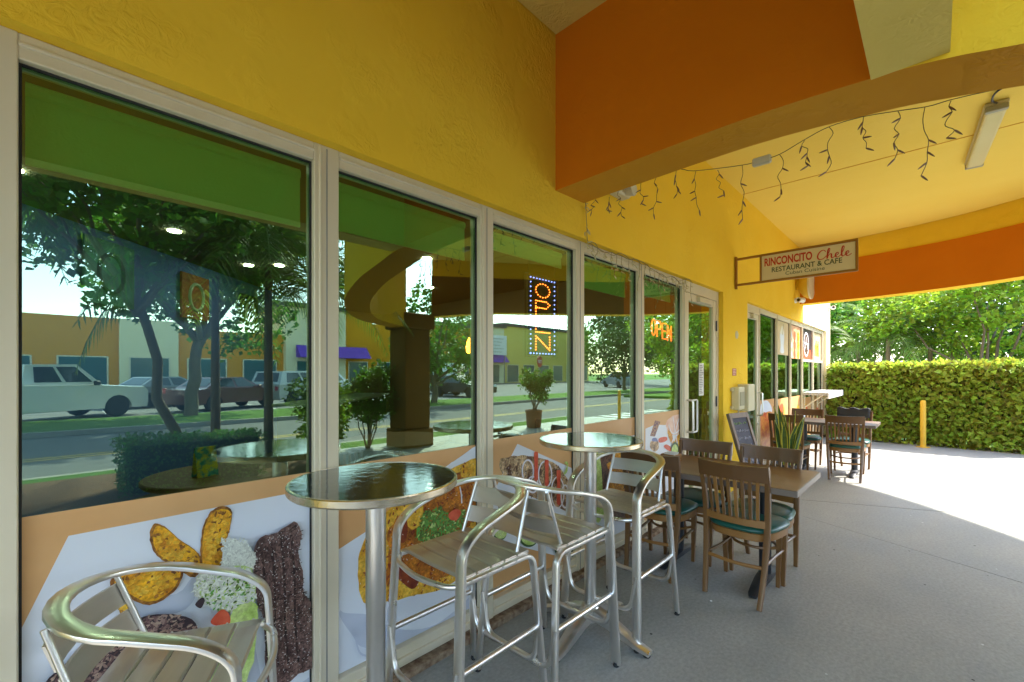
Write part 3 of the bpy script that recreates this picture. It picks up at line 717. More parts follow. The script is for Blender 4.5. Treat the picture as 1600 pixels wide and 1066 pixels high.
class Poster:
    def __init__(self, name, label, xa, xb, za, zb, bgm, group='food posters on the storefront panes', y=YP):
        self.b = (xa + .002, xb - .002, za, zb); self.y = y; self.k = 0
        self.t = thing(name, label, 'poster', (0, 0, 0), group=group)
        MB().box(xa + .001, xb - .001, y, y + .002, za, zb).build('backing_film', bgm, self.t)
    def xz(self, pts, tr):
        out = []
        for p in pts:
            q = tr(*p)
            if tr.__name__ == 'lin': out.append(q)
            else: v = on_y(q[0], q[1], self.y); out.append((v.x, v.z))
        return out
    def shape(self, name, pts, tr, m, smooth=4, jit=0.0):
        self.k += 1; P = curve(pts, smooth, jit) if smooth else pts
        P = clip(self.xz(P, tr), *self.b)
        if len(P) < 3: return P
        MB().add([(p[0], self.y - .0005 * self.k, p[1]) for p in P], [tuple(range(len(P)))]).build(name, m, self.t); return P
    def scatter(self, name, polypx, tr, m, n, w, h, ang=math.pi, shape='grain', z=.6):
        """many small printed bits inside an outline: one part"""
        self.k += 1
        P = self.xz(polypx, tr); xs = [p[0] for p in P]; zs = [p[1] for p in P]; b = MB(); tries = 0; c = 0
        while c < n and tries < n * 12:
            tries += 1; p = (random.uniform(min(xs), max(xs)), random.uniform(min(zs), max(zs)))
            if not inside(p, P) or not (self.b[0] + w < p[0] < self.b[1] - w and self.b[2] + w < p[1] < self.b[3] - w): continue
            a = random.uniform(-ang, ang); s = random.uniform(.6, 1.3); pts = []
            k = 6 if shape == 'grain' else 8
            for j in range(k):
                g_ = 2 * math.pi * j / k; r = 1 if shape == 'grain' else random.uniform(.45, 1.2)
                u, v_ = math.cos(g_) * w * s * r, math.sin(g_) * h * s * r
                pts.append((p[0] + u * math.cos(a) - v_ * math.sin(a), self.y - .0005 * self.k - .0000015 * c, p[1] + u * math.sin(a) + v_ * math.cos(a)))
            b.add(pts, [tuple(range(k))]); c += 1
        o = b.build(name, m, self.t); o['kind'] = 'stuff'; self.k += 1
    def stroke(self, name, pts, tr, m, w, closed=False, smooth=5):
        self.k += 1
        if closed: Q = curve(pts, smooth)
        else: Q = [(p[0], p[1]) for p in dens([(x, y, 0) for x, y in pts], smooth)]
        Q = self.xz(Q, tr); k = len(Q); L_, R_ = [], []
        for i in range(k):
            a, c = (Q[i - 1], Q[(i + 1) % k]) if closed else (Q[max(i - 1, 0)], Q[min(i + 1, k - 1)])
            d = Vector((c[0] - a[0], c[1] - a[1])); d = d.normalized() if d.length else Vector((1, 0)); nn = (-d.y * w, d.x * w)
            L_.append((Q[i][0] + nn[0], Q[i][1] + nn[1])); R_.append((Q[i][0] - nn[0], Q[i][1] - nn[1]))
        b = MB(); yy = self.y - .0005 * self.k
        cl_ = lambda p: (min(max(p[0], self.b[0]), self.b[1]), yy, min(max(p[1], self.b[2]), self.b[3]))
        for i in range(k if closed else k - 1):
            j = (i + 1) % k
            b.add([cl_(L_[i]), cl_(L_[j]), cl_(R_[j]), cl_(R_[i])], [(0, 1, 2, 3)])
        b.build(name, m, self.t)
def pm(name, c1, c2, s=20, mix=.6, isl=0.0, fine=None, **k): return mat(name, c1, .35, col2=c2, vscale=s, vmix=mix * .55, island=isl, spec=.35, fine=fine, **k)
P_tan = pm('print_tan', (.62, .34, .135), (.68, .40, .175), 3)
P_white = pm('print_white', (.66, .70, .76), (.72, .75, .80), 2)
P_wshade = pm('print_white_shade', (.46, .50, .60), (.56, .60, .68), 2)
P_plant = pm('print_plantain', (.52, .19, .012), (.86, .47, .02), 16, .6, fine=(90, .4))
P_plante = pm('print_plantain_edge', (.14, .05, .012), (.40, .17, .03), 40, .5, fine=(120, .5))
P_steak = pm('print_steak', (.055, .026, .024), (.25, .15, .125), 26, .8, fine=(110, .75), stretch=(1.6, 1, .7))
P_steakd = pm('print_grill_mark', (.016, .008, .008), (.07, .035, .03), 50, .6, fine=(130, .7))
P_spec = pm('print_highlight', (.62, .56, .52), (.8, .76, .72), 50)
P_rice = mat('print_moro_rice', (.27, .17, .145), .4, island=.7, spec=.3)
P_bean = mat('print_black_bean', (.035, .02, .028), .3, island=.5)
P_wrice = mat('print_white_rice', (.66, .68, .58), .4, island=.25)
P_leaf = mat('print_green_leaf', (.12, .25, .035), .4, island=.6)
P_lime = pm('print_lime', (.36, .54, .11), (.60, .72, .28), 16, fine=(60, .3))
P_limed = pm('print_cucumber_skin', (.02, .07, .02), (.05, .12, .03), 30)
P_red = pm('print_tomato', (.58, .07, .03), (.70, .13, .06), 30)
P_stew = pm('print_stew', (.28, .075, .008), (.60, .22, .02), 18, .7, fine=(80, .6))
P_stewd = pm('print_stew_dark', (.16, .02, .008), (.30, .06, .015), 30)
P_yel = pm('print_potato', (.60, .28, .012), (.86, .56, .07), 16, .7, fine=(70, .35))
P_pork = pm('print_pork', (.12, .05, .022), (.60, .42, .22), 20, .5, fine=(80, .6))
P_onion = pm('print_onion', (.74, .70, .74), (.82, .80, .82), 30)
P_chick = pm('print_chicken', (.48, .17, .012), (.78, .42, .03), 24, .6, fine=(90, .6))
P_brown = pm('print_brown', (.05, .025, .018), (.16, .08, .045), 30, fine=(90, .7))
P_purple = pm('print_label', (.12, .05, .10), (.45, .25, .12), 70, .3)
P_pink = pm('print_pink', (.70, .38, .26), (.80, .60, .48), 20)

def pane_x(k): return X0 + k * LM, X0 + k * LM + GW
ZP0, ZP1 = .132, 1.037
c1 = T(20, 760, 3.3333)
xa, xb = pane_x(0)
po = Poster('food_poster', 'food poster of grilled steak, fried plantain, rice and beans', xa, xb, ZP0, ZP1, P_tan)
po.shape('white_plate', [(290, 258), (1580, 10), (1580, 1500), (-400, 1500), (30, 770)], c1, P_white, 0)
po.shape('plate_shadow', [(600, 600), (850, 560), (930, 480), (980, 500), (900, 640), (700, 680), (620, 660)], c1, P_wshade)
po.shape('plate_shadow', [(1230, 640), (1330, 1080), (1600, 960), (1600, 1020), (1300, 1160), (1200, 900)], c1, P_wshade)
for q in ([(735, 195), (790, 210), (880, 285), (960, 340), (985, 405), (962, 462), (925, 470), (860, 430), (760, 370), (725, 320), (712, 250)],
          [(1085, 104), (1138, 122), (1132, 205), (1108, 300), (1085, 425), (985, 435), (975, 330), (990, 210), (1030, 130)],
          [(535, 455), (700, 398), (850, 398), (886, 440), (850, 530), (760, 600), (680, 612), (600, 572), (510, 520)],
          [(510, 535), (575, 570), (622, 670), (570, 702), (545, 620)], [(380, 690), (420, 630), (478, 600), (488, 622), (410, 690)]):
    po.shape('plantain_crust', q, c1, P_plante, 5, 2.5)
    cx, cy = sum(p[0] for p in q) / len(q), sum(p[1] for p in q) / len(q)
    inn = [(cx + (p[0] - cx) * .90 + 3, cy + (p[1] - cy) * .88 - 4) for p in q]
    po.shape('plantain', inn, c1, P_plant, 5, 2.0)
    po.scatter('caramel_spots', inn, c1, P_plante, 22, .009, .005, shape='bit')
    po.scatter('pale_spots', [(cx + (p[0] - cx) * .7, cy + (p[1] - cy) * .7) for p in q], c1, P_yel, 40, .011, .006, shape='bit')
sk = [(1250, 330), (1290, 258), (1370, 235), (1460, 180), (1500, 240), (1480, 330), (1500, 430), (1508, 540), (1545, 600), (1540, 650), (1575, 680), (1580, 900), (1480, 970), (1330, 1045), (1300, 700), (1256, 560)]
po.shape('steak', sk, c1, P_steak, 4, 5)
for i in range(4):
    x = 1285 + i * 52
    po.stroke('grill_mark', [(x, 300 - i * 18), (x + 18, 480), (x + 20, 700), (x + 38, 930 - i * 8)], c1, P_steakd, .0042)
po.scatter('steak_fibres', sk, c1, P_steakd, 420, .010, .0022, .5, shape='bit')
po.scatter('steak_fibres', sk, c1, P_steak, 300, .009, .003, shape='bit')
po.scatter('steak_glints', sk, c1, P_spec, 420, .0034, .0012, shape='bit')
po.shape('rice_base', [(1100, 290), (1200, 290), (1245, 350), (1240, 410), (1090, 420)], c1, P_wrice, 4, 4)
po.scatter('rice_pile', [(1080, 260), (1200, 270), (1255, 350), (1250, 420), (1080, 420)], c1, P_wrice, 420, .0075, .0024)
po.shape('salad_base', [(970, 440), (1080, 405), (1230, 420), (1255, 560), (1200, 640), (1080, 640), (1000, 600), (945, 530)], c1, P_lime, 4, 6)
po.scatter('chopped_salad', [(960, 440), (1080, 405), (1230, 420), (1255, 560), (1200, 640), (1080, 640), (990, 600), (930, 540)], c1, P_wrice, 620, .011, .0036, shape='bit')
po.scatter('salad_greens', [(980, 470), (1200, 430), (1240, 600), (1060, 640), (980, 580)], c1, P_leaf, 70, .008, .004, shape='bit')
po.shape('lettuce', [(1120, 690), (1150, 620), (1250, 600), (1265, 660), (1240, 900), (1150, 1060), (1000, 1060), (1050, 880)], c1, P_lime, 4, 6)
po.shape('tomato', [(1020, 690), (1075, 628), (1115, 650), (1118, 700), (1060, 712)], c1, P_red, 4)
po.shape('tomato', [(1030, 860), (1060, 840), (1055, 900), (1035, 920)], c1, P_red, 3)
po.shape('olive', [(940, 600), (975, 565), (990, 580), (970, 620)], c1, P_bean, 4)
rb = [(150, 1050), (250, 920), (400, 820), (560, 712), (700, 655), (860, 655), (955, 735), (900, 1050), (700, 1250), (200, 1300)]
po.shape('rice_and_beans', rb, c1, P_bean, 4, 3)
po.scatter('rice_grains', rb, c1, P_rice, 1900, .0088, .0031)
po.scatter('black_beans', rb, c1, P_bean, 80, .011, .008)
po.scatter('rice_grains', rb, c1, P_rice, 500, .0085, .0028)

c2 = T(430, 640, 2.5)
xa, xb = pane_x(1)
po = Poster('food_poster', 'food poster of a white bowl of orange stew topped with cilantro', xa, xb, ZP0, ZP1 + .006, P_tan)
po.shape('white_cloth', [(245, 548), (430, 428), (690, 205), (830, 178), (830, 900), (430, 1150), (245, 1200)], c2, P_white, 0)
po.shape('bowl_shadow', [(250, 790), (340, 760), (450, 850), (600, 850), (720, 770), (800, 690), (800, 760), (700, 850), (520, 920), (350, 930), (300, 880)], c2, P_wshade, 5)
po.shape('bowl', [(255, 785), (330, 700), (330, 560), (420, 420), (700, 200), (830, 170), (830, 640), (760, 715), (660, 780), (540, 828), (440, 826), (360, 800)], c2, P_white, 5)
fill = [(345, 755), (322, 650), (330, 560), (362, 480), (450, 385), (560, 310), (700, 225), (780, 192), (810, 195), (810, 560), (740, 640), (650, 700), (540, 725), (430, 752)]
po.shape('stew_edge', fill, c2, P_yel, 4, 3)
po.shape('stew', [(440, 700), (430, 520), (470, 430), (560, 350), (700, 250), (800, 260), (800, 520), (720, 620), (600, 680), (520, 720)], c2, P_stew, 5, 3)
for q in ([(340, 560), (400, 480), (440, 520), (430, 640), (380, 740), (340, 700)], [(510, 420), (545, 370), (575, 375), (570, 440), (530, 470)], [(725, 240), (770, 195), (800, 215), (800, 270), (740, 285)], [(440, 690), (500, 650), (600, 670), (640, 690), (540, 725), (450, 745)], [(740, 480), (800, 420), (805, 540), (760, 560)]):
    po.shape('potato', q, c2, P_yel, 5, 2.5)
po.shape('dark_sauce', [(475, 440), (505, 405), (515, 470), (500, 520), (475, 500)], c2, P_stewd, 5)
po.shape('dark_sauce', [(440, 600), (520, 620), (560, 660), (530, 700), (460, 640)], c2, P_stewd, 5)
po.scatter('stew_glints', fill, c2, P_spec, 120, .0055, .0018, shape='bit')
po.scatter('stew_bits', fill, c2, P_stewd, 240, .011, .005, shape='bit')
ci = [(545, 500), (575, 400), (640, 385), (690, 420), (735, 380), (740, 440), (700, 500), (640, 490), (600, 530)]
po.scatter('cilantro', ci, c2, P_leaf, 420, .017, .0055, shape='bit')
po.scatter('lime_bits', ci, c2, P_lime, 40, .014, .006, shape='bit')
po.shape('tomato', [(672, 408), (700, 388), (722, 400), (705, 430), (680, 428)], c2, P_red, 4)
po.stroke('onion_strip', [(716, 300), (722, 330), (724, 365)], c2, P_onion, .004)
po.stroke('pot_handle_line', [(320, 860), (312, 900), (330, 950), (380, 960)], c2, P_wshade, .004)

c3 = T(760, 660, 4.845)
xa, xb = pane_x(2)
po = Poster('food_poster', 'food poster of roast pork with red peppers, onion rings and cucumber slices', xa, xb, ZP0, ZP1 + .02, P_tan)
po.shape('white_plate', [(190, 250), (235, 163), (720, 380), (720, 1060), (40, 885), (40, 560)], c3, P_white, 0)
pk_ = [(98, 290), (180, 260), (290, 252), (430, 278), (540, 330), (620, 440), (665, 500), (680, 680), (520, 640), (250, 520), (130, 410)]
po.shape('pork', pk_, c3, P_pork, 5, 4)
po.scatter('pork_bits', pk_, c3, P_brown, 140, .010, .0045, shape='bit')
po.scatter('pork_bits', pk_, c3, P_pork, 160, .012, .005, shape='bit')
po.scatter('pork_glints', pk_, c3, P_spec, 110, .005, .0018, shape='bit')
for (cx, cy, rx, ry) in ((310, 370, 42, 85), (440, 395, 50, 100), (535, 530, 48, 118), (590, 560, 30, 85), (345, 470, 40, 60)):
    po.stroke('onion_ring', [(cx + rx * math.cos(q * .7), cy + ry * math.sin(q * .7)) for q in range(9)], c3, P_onion, .006, True)
for (x, y0_, y1_) in ((370, 222, 430), (450, 283, 470), (540, 362, 612)):
    po.shape('pepper_strip', [(x - 15, y0_ + 12), (x, y0_), (x + 15, y0_ + 12), (x + 13, (y0_ + y1_) / 2), (x + 14, y1_), (x - 13, y1_), (x - 12, (y0_ + y1_) / 2)], c3, P_red, 4)
po.shape('lettuce', [(240, 790), (270, 755), (330, 770), (440, 830), (600, 870), (620, 900), (450, 900), (300, 860)], c3, P_lime, 4, 5)
po.shape('lettuce', [(600, 330), (585, 300), (610, 300), (600, 380), (575, 390)], c3, P_lime, 4, 4)
for (x, y, r) in ((315, 858, 74), (575, 945, 68), (92, 830, 52)):
    el = lambda k, dx, dy: [(x + dx + r * k * math.cos(q * .63), y + dy + r * k * 1.05 * math.sin(q * .63)) for q in range(10)]
    po.shape('cucumber_skin', el(1.0, -3, 6), c3, P_limed, 4); po.shape('cucumber', el(.92, 3, -3), c3, P_lime, 4)
    po.scatter('cucumber_seeds', el(.5, 0, 0), c3, P_wrice, 10, .0035, .0014)

c4 = T(770, 640, 2.5)
xa, xb = pane_x(3)
po = Poster('food_poster', 'food poster of fried chicken beside dark meat on a white plate', xa, xb, ZP0, ZP1 + .03, P_tan)
po.shape('white_plate', [(360, 180), (420, 120), (560, 100), (600, 140), (600, 640), (380, 640)], c4, P_white, 0)
po.shape('dark_meat', [(420, 190), (450, 165), (590, 150), (600, 380), (560, 440), (470, 420), (425, 330)], c4, P_brown, 5, 2)
po.shape('plantain_edge', [(400, 180), (418, 190), (428, 300), (425, 420), (400, 420)], c4, P_lime, 4)
for (x, y, r) in ((492, 190, 30), (478, 225, 34), (500, 262, 36), (480, 300, 36), (505, 335, 32)):
    po.shape('fried_chicken', [(x + r * random.uniform(.8, 1.1) * math.cos(q * .7), y + r * random.uniform(.8, 1.1) * math.sin(q * .7)) for q in range(9)], c4, P_chick, 4, 1.5)
po.shape('lime_wedge', [(410, 395), (440, 380), (450, 400), (430, 420)], c4, P_lime, 4)
po.shape('olive', [(430, 480), (450, 465), (455, 490), (440, 500)], c4, P_limed, 4)

c5 = T(1000, 640, 10.66)
xa, xb = pane_x(4)
po = Poster('food_poster', 'food poster of a sauce bottle, jars, sliced tomato and avocado', xa, xb, ZP0, ZP1 + .04, P_tan)
po.shape('white_ground', [(90, 320), (250, 250), (420, 260), (700, 80), (700, 1800), (90, 1800)], c5, P_white, 0)
po.shape('pale_smear', [(430, 250), (520, 120), (690, 100), (690, 330), (600, 420), (480, 400)], c5, P_pink, 5, 6)
po.shape('sauce_bottle', [(165, 440), (210, 300), (250, 178), (335, 205), (290, 330), (245, 452)], c5, P_purple, 0)
po.shape('jar', [(170, 640), (165, 560), (200, 520), (290, 525), (310, 600), (300, 660), (240, 700)], c5, P_pork, 4)
po.shape('jar_lid', [(200, 525), (205, 480), (260, 470), (285, 500), (285, 530)], c5, pm('print_blue', (.1, .13, .3), (.2, .24, .45)), 3)
for q in ([(300, 510), (330, 470), (430, 455), (450, 500), (400, 540), (320, 550)], [(390, 620), (430, 580), (500, 620), (510, 690), (460, 680)]): po.shape('tomato_slice', q, c5, P_red, 4)
po.shape('carrot', [(460, 340), (520, 400), (560, 540), (610, 440), (690, 370), (680, 420), (600, 560), (520, 560), (460, 420)], c5, P_chick, 4, 4)
for q in ([(470, 250), (510, 370), (560, 400), (620, 370), (690, 290)], [(560, 400), (545, 480), (520, 560)], [(590, 400), (600, 500), (620, 600)], [(540, 120), (560, 250), (570, 390)], [(640, 150), (600, 280), (575, 390)]): po.stroke('onion_strip', q, c5, P_onion, .007)
po.shape('avocado_skin', [(505, 660), (530, 570), (580, 540), (625, 590), (640, 680), (600, 740), (530, 735)], c5, P_limed, 5)
po.shape('avocado', [(515, 670), (540, 600), (580, 580), (612, 620), (618, 690), (585, 735), (535, 730)], c5, P_lime, 5)
po.shape('potato', [(620, 480), (690, 400), (700, 600), (640, 640)], c5, P_yel, 4, 3)

# posters on the second storefront
def lin(x, y): return (x, y)
grp2 = 'posters on the far storefront'
P_cream = pm('print_cream', (.60, .45, .24), (.68, .54, .32), 4)
P_black = pm('print_black', (.03, .02, .025), (.06, .04, .04), 8)
y2 = YP
def S(i): return S2[i] + .001, S2[i + 1] - .055
xa, xb = S(0)
po = Poster('food_poster', 'tall poster of a red dish with white foam beside the far door', xa, xb, ZP0, 1.04, P_tan, grp2)
po.shape('white_dome', [(7.25, .88), (7.4, 1.0), (7.7, 1.02), (7.95, .9), (7.9, .8), (7.3, .8)], lin, P_white, 5)
po.shape('red_dish', [(7.25, .78), (7.6, .85), (8.05, .78), (8.0, .4), (7.7, .28), (7.3, .36)], lin, pm('print_red_dish', (.5, .06, .02), (.7, .3, .06), 12), 5, .01)
po.scatter('dish_glints', [(7.25, .78), (8.05, .78), (8.0, .4), (7.3, .36)], lin, P_yel, 60, .02, .01, shape='bit')
for i, (lb, m1) in enumerate((('low food poster with green garnish below a teal far pane', P_leaf), ('low food poster with pale and yellow slices on the far storefront', P_yel), ('low food poster under the counter ledge with yellow fruit', P_yel), ('low food poster with yellow fruit at the end of the counter ledge', P_chick))):
    xa, xb = S(i + 1)
    po = Poster('food_poster', lb, xa, xb, ZP0, 1.02 if i < 2 else .96, P_tan, grp2)
    for j in range(5):
        cx, cz, r = random.uniform(xa + .2, xb - .2), random.uniform(.3, .8), random.uniform(.08, .17)
        po.shape('food_slice', [(cx + r * random.uniform(.7, 1.1) * math.cos(q * .9), cz + r * random.uniform(.7, 1.1) * math.sin(q * .9)) for q in range(7)], lin, (m1, P_lime, P_white, P_yel, P_red)[j], 4)
xa, xb = S(1)
po = Poster('drink_poster', 'tan poster of a tall white milkshake glass above a teal pane', xa, xb, 1.76, ZG - .004, P_cream, grp2)
cx = (xa + xb) / 2
po.shape('glass_of_shake', [(cx - .13, 2.12), (cx + .13, 2.12), (cx + .10, 1.92), (cx + .12, 1.80), (cx - .12, 1.80), (cx - .10, 1.92)], lin, P_white, 4)
po.shape('whipped_cream', [(cx - .13, 2.12), (cx - .08, 2.2), (cx, 2.26), (cx + .09, 2.2), (cx + .13, 2.12)], lin, pm('print_foam', (.72, .66, .55), (.8, .76, .68)), 4)
po.stroke('straw', [(cx + .03, 2.1), (cx + .08, 2.29)], lin, P_brown, .01)
xa, xb = S(2)
po = Poster('drink_poster', 'poster of orange fruit cups on white above a far pane', xa, xb, 1.72, ZG - .004, pm('print_peach', (.66, .30, .14), (.74, .46, .28), 6), grp2)
for j in range(9):
    cx, cz, r = xa + .12 + .3 * (j % 3), 1.8 + .17 * (j // 3), .09
    po.shape('fruit_cup', [(cx + r * math.cos(q * .9), cz + r * math.sin(q * .9)) for q in range(7)], lin, (P_white, P_chick, P_red)[(j * 2) % 3], 4)
xa, xb = S(3)
po = Poster('logo_poster', 'black and red poster with a white oval emblem above the service window', xa, xb, 1.735, ZG - .004, P_black, grp2)
cx = (xa + xb) / 2
po.shape('red_field', [(xa, 1.73), (xb, 1.73), (xb, 1.93), (xa, 1.93)], lin, P_red, 0)
po.shape('oval_fill', [(cx + .22 * math.cos(q * .63), 2.03 + .23 * math.sin(q * .63)) for q in range(10)], lin, P_brown, 4)
po.stroke('oval_ring', [(cx + .22 * math.cos(q * .63), 2.03 + .23 * math.sin(q * .63)) for q in range(10)], lin, P_onion, .018, True)
po.stroke('emblem_stroke', [(cx - .12, 1.93), (cx, 2.18), (cx + .12, 1.93)], lin, P_onion, .016, smooth=1)
po.stroke('emblem_stroke', [(cx - .17, 2.06), (cx + .17, 2.03)], lin, P_onion, .014)
xa, xb = S(4)
po = Poster('drink_poster', 'tan poster of yellow fried snacks at the end of the far storefront', xa, xb, 1.735, ZG - .004, P_cream, grp2)
cx = (xa + xb) / 2
for j in range(6):
    po.shape('fried_snack', [(cx - .2 + j * .08, 1.82), (cx - .15 + j * .08, 1.82), (cx - .13 + j * .07, 2.05 + .05 * (j % 3)), (cx - .19 + j * .07, 2.06 + .05 * (j % 3))], lin, (P_chick, P_yel)[j % 2], 0)

# ------------------------------------------------------------------ hanging sign
XS = 5.882
sg = thing('hanging_sign', 'hanging blade sign reading RINCONCITO Chele RESTAURANT & CAFE in bronze frame', 'sign', (XS, 1.80, 2.55))
def sbar(y0, y1, z0, z1, name='frame_bar', m=M_bronze, x=.016): return MB().rbox(-x, x, y0, y1, z0, z1, .002).build(name, m, sg)
sbar(-.03, -.004, -.06, .34, 'wall_bar'); sbar(-1.215, -.03, .292, .318); sbar(-1.215, -.03, -.024, .002)
sbar(-.305, -.282, .002, .292); sbar(-1.215, -1.192, .002, .292)
MB().box(-.008, .008, -1.192, -.305, .002, .292).build('sign_panel', mat('sign_panel', (.74, .66, .46), .55, col2=(.78, .70, .50), vscale=3), sg)
M_sred, M_sgreen = mat('sign_red', (.55, .045, .02), .5), mat('sign_green', (.06, .085, .025), .5)
def sign_text(nm, body, u0, u1, z0, z1, m, bold=0.0):
    vs, fs = text_mesh(body, u1 - u0, z1 - z0, bold)
    for side in (-1, 1):
        pts = [(side * .0095, (-.305 - u0 - v.x) if side < 0 else (-.305 - (.887 - u1) - (u1 - u0) + v.x - 0), z0 + v.y) for v in vs]
        MB().add(pts, fs).build(nm, m, sg)
sign_text('lettering_name', 'RINCONCITO', .028, .505, .165, .262, M_sred, .034)
sign_text('lettering_kind', 'RESTAURANT & CAFE', .105, .775, .085, .143, M_sgreen, .016)
sign_text('lettering_cuisine', 'Cuban Cuisine', .245, .62, .035, .074, M_sgreen)
# the script word, drawn as brush strokes
def script(side):
    k = .00092; u0, v0 = .545, .148
    strokes = [  # C, h, e, l, e in a joined hand
        [(88, 88), (82, 104), (62, 112), (34, 96), (14, 62), (12, 30), (28, 8), (56, 6), (82, 22), (104, 42)],
        [(104, 42), (122, 74), (132, 112), (122, 122), (112, 92), (108, 40), (106, 6), (116, 36), (132, 56), (146, 52), (146, 28), (150, 8), (164, 8), (178, 22)],
        [(178, 22), (200, 30), (214, 46), (208, 60), (192, 52), (186, 30), (192, 10), (210, 6), (228, 18), (240, 34)],
        [(240, 34), (262, 80), (268, 116), (258, 124), (248, 94), (244, 44), (248, 14), (260, 8), (274, 20)],
        [(274, 20), (298, 32), (312, 46), (306, 60), (290, 52), (284, 30), (292, 10), (310, 6), (336, 24)]]
    b = MB()
    for s in strokes:
        pts = [Vector(p) for p in dens([(x, y, 0) for x, y in s], 5)]
        n = len(pts)
        for i in range(n - 1):
            d = (pts[i + 1] - pts[i]); d.normalize(); wd = 4.2 + 3.6 * max(0, -d.y)
            nn = Vector((-d.y, d.x, 0)) * wd; e = d * 1.5
            q = [pts[i] + nn - e, pts[i + 1] + nn + e, pts[i + 1] - nn + e, pts[i] - nn - e]
            b.add([(side * (.0095 + .00001 * (i % 3)), (-.305 - u0 - p.x * k) if side < 0 else (-1.192 + u0 * .02 + .01 + p.x * k), v0 + p.y * k) for p in q], [(0, 1, 2, 3)])
    b.build('lettering_script', M_sred, sg)
script(-1)

# ------------------------------------------------------------------ fixtures
fl = thing('fluorescent_fixture', 'long cream fluorescent fixture on the porch ceiling', 'ceiling light', (6.22, -.34, 3.75), R(3))
MB().rbox(-.70, .70, -.075, .075, -.035, -.001, .008).build('tray', M_cream, fl)
MB().rbox(-.66, .66, -.066, .066, -.085, -.036, .02, seg=2).build('diffuser', mat('yellowed_diffuser', (.66, .60, .28), .35, col2=(.72, .66, .36), vscale=3), fl)
for s in (-1, 1): MB().rbox(s * .68 - .025, s * .68 + .025, -.07, .07, -.082, -.0355, .006).build('end_cap', mat('grey_cap', (.35, .34, .25), .5), fl)
MB().tube(dens([(-.70, 0, -.02), (-.80, .04, -.03), (-.92, .02, -.015), (-1.05, -.12, -.01)], 4), .008, 6).build('cable', M_dark, fl)

spk = thing('dish_floodlight', 'round yellow dish-shaped light on the wall at the far beam', 'wall light', (9.30, 1.80, 3.02))
MB().lathe([(.05, 0), (.10, -.03), (.20, -.10), (.24, -.16), (.25, -.20), (.235, -.205), (.22, -.17), (.0, -.12)], 28, ax='y').build('dish', stucco('dish_yellow', (.72, .47, .05), (.76, .52, .08), .2), spk, 40)
MB().rbox(-.09, .09, -.05, -.001, -.09, .09, .01).build('wall_plate', M_yellow, spk)
MB().lathe([(.245, -.197), (.262, -.20), (.262, -.225), (.245, -.222)], 28, ax='y').build('rim', M_cream, spk, 40)
def camera_unit(x, z, label, rz):
    c = thing('security_camera', label, 'camera', (x, 1.80, z), rz, 'small white security cameras')
    MB().lathe([(.045, -.001), (.045, -.02), (.015, -.025), (.015, -.06)], 16, ax='y').build('bracket', M_white, c, 40)
    MB().lathe([(.0, -.04), (.035, -.04), (.045, -.05), (.045, .07), (.05, .08), (.0, .081)], 16, (0, -.09, 0), ax='x').build('housing', M_white, c, 40)
    MB().lathe([(.0, 0), (.026, .0), (.026, .006), (0, .007)], 12, (-.047, -.09, 0), ax='x').build('lens', M_dark, c)
camera_unit(9.14, 2.735, 'small white security camera on yellow wall below the round dish light', R(-20))
camera_unit(12.6, 2.98, 'small white security camera at the corner of the sunlit end wall', R(10))
em = thing('emergency_light', 'white emergency light box on the wall tucked behind the orange beam', 'wall light', (2.98, 1.80, 2.86))
MB().rbox(-.15, .15, -.09, -.001, -.05, .06, .012).build('housing', M_cream, em)
for s in (-1, 1): MB().lathe([(0, 0), (.04, .0), (.05, -.05), (.045, -.06), (.0, -.055)], 16, (s * .085, -.09, -.01), ax='y').build('lamp_head', mat('lamp_lens', (.6, .6, .52), .2), em, 40)
mb_ = thing('wall_box', 'cream metal telephone box on the yellow pier with a hinged grey panel', 'box', (5.95, 1.80, 1.14))
MB().rbox(-.20, .02, -.09, -.001, -.14, .14, .008).build('body', M_cream, mb_)
MB().rbox(.03, .30, -.13, -.001, -.17, .17, .01).build('cover', M_cream, mb_)
MB().rbox(-.17, -.01, -.097, -.091, -.09, .08, .002).build('panel', mat('olive_panel', (.32, .29, .17), .5), mb_)
MB().tube([(-.02, -.03, -.14), (-.02, -.03, -.22)], .01, 6).build('conduit', M_cream, mb_)
for z in (-.11, .11): MB().rbox(-.24, -.20, -.03, -.001, z - .02, z + .02, .004).build('lug', M_cream, mb_)
a = thing('wall_sticker', 'small red notice sticker on the yellow pier above the wall box', 'sticker', (5.86, 1.798, 1.462))
MB().box(-.075, .075, -.002, -.0005, -.045, .045).build('sheet', mat('red_sticker', (.50, .13, .06), .5), a)
lb_ = MB()
for i in range(4): lb_.box(-.055, .055 - .02 * (i % 2), -.0032, -.0025, .026 - i * .019, .034 - i * .019)
lb_.build('print_lines', mat('sticker_print', (.75, .5, .4), .5), a)
tag(MB().lathe([(.05, 0), (.05, -.006), (.03, -.014), (0, -.015)], 18, (5.95, 1.80, 1.93), ax='y').build('round_cover_plate', M_cream), 'small round cream cover plate on the yellow pier above the red sticker', 'cover plate')
nt_ = thing('door_notice', 'white printed notice taped inside the glass entrance door', 'notice', (4.99, 1.876, 1.37))
MB().box(-.06, .075, -.001, .001, -.17, .19).build('paper', mat('paper', (.72, .70, .64), .7), nt_)
lb_ = MB()
for i in range(17): lb_.box(-.048, .062 - random.uniform(0, .05), -.0022, -.0015, .16 - i * .019, .167 - i * .019)
lb_.build('print_lines', mat('ink', (.12, .11, .10), .7), nt_)

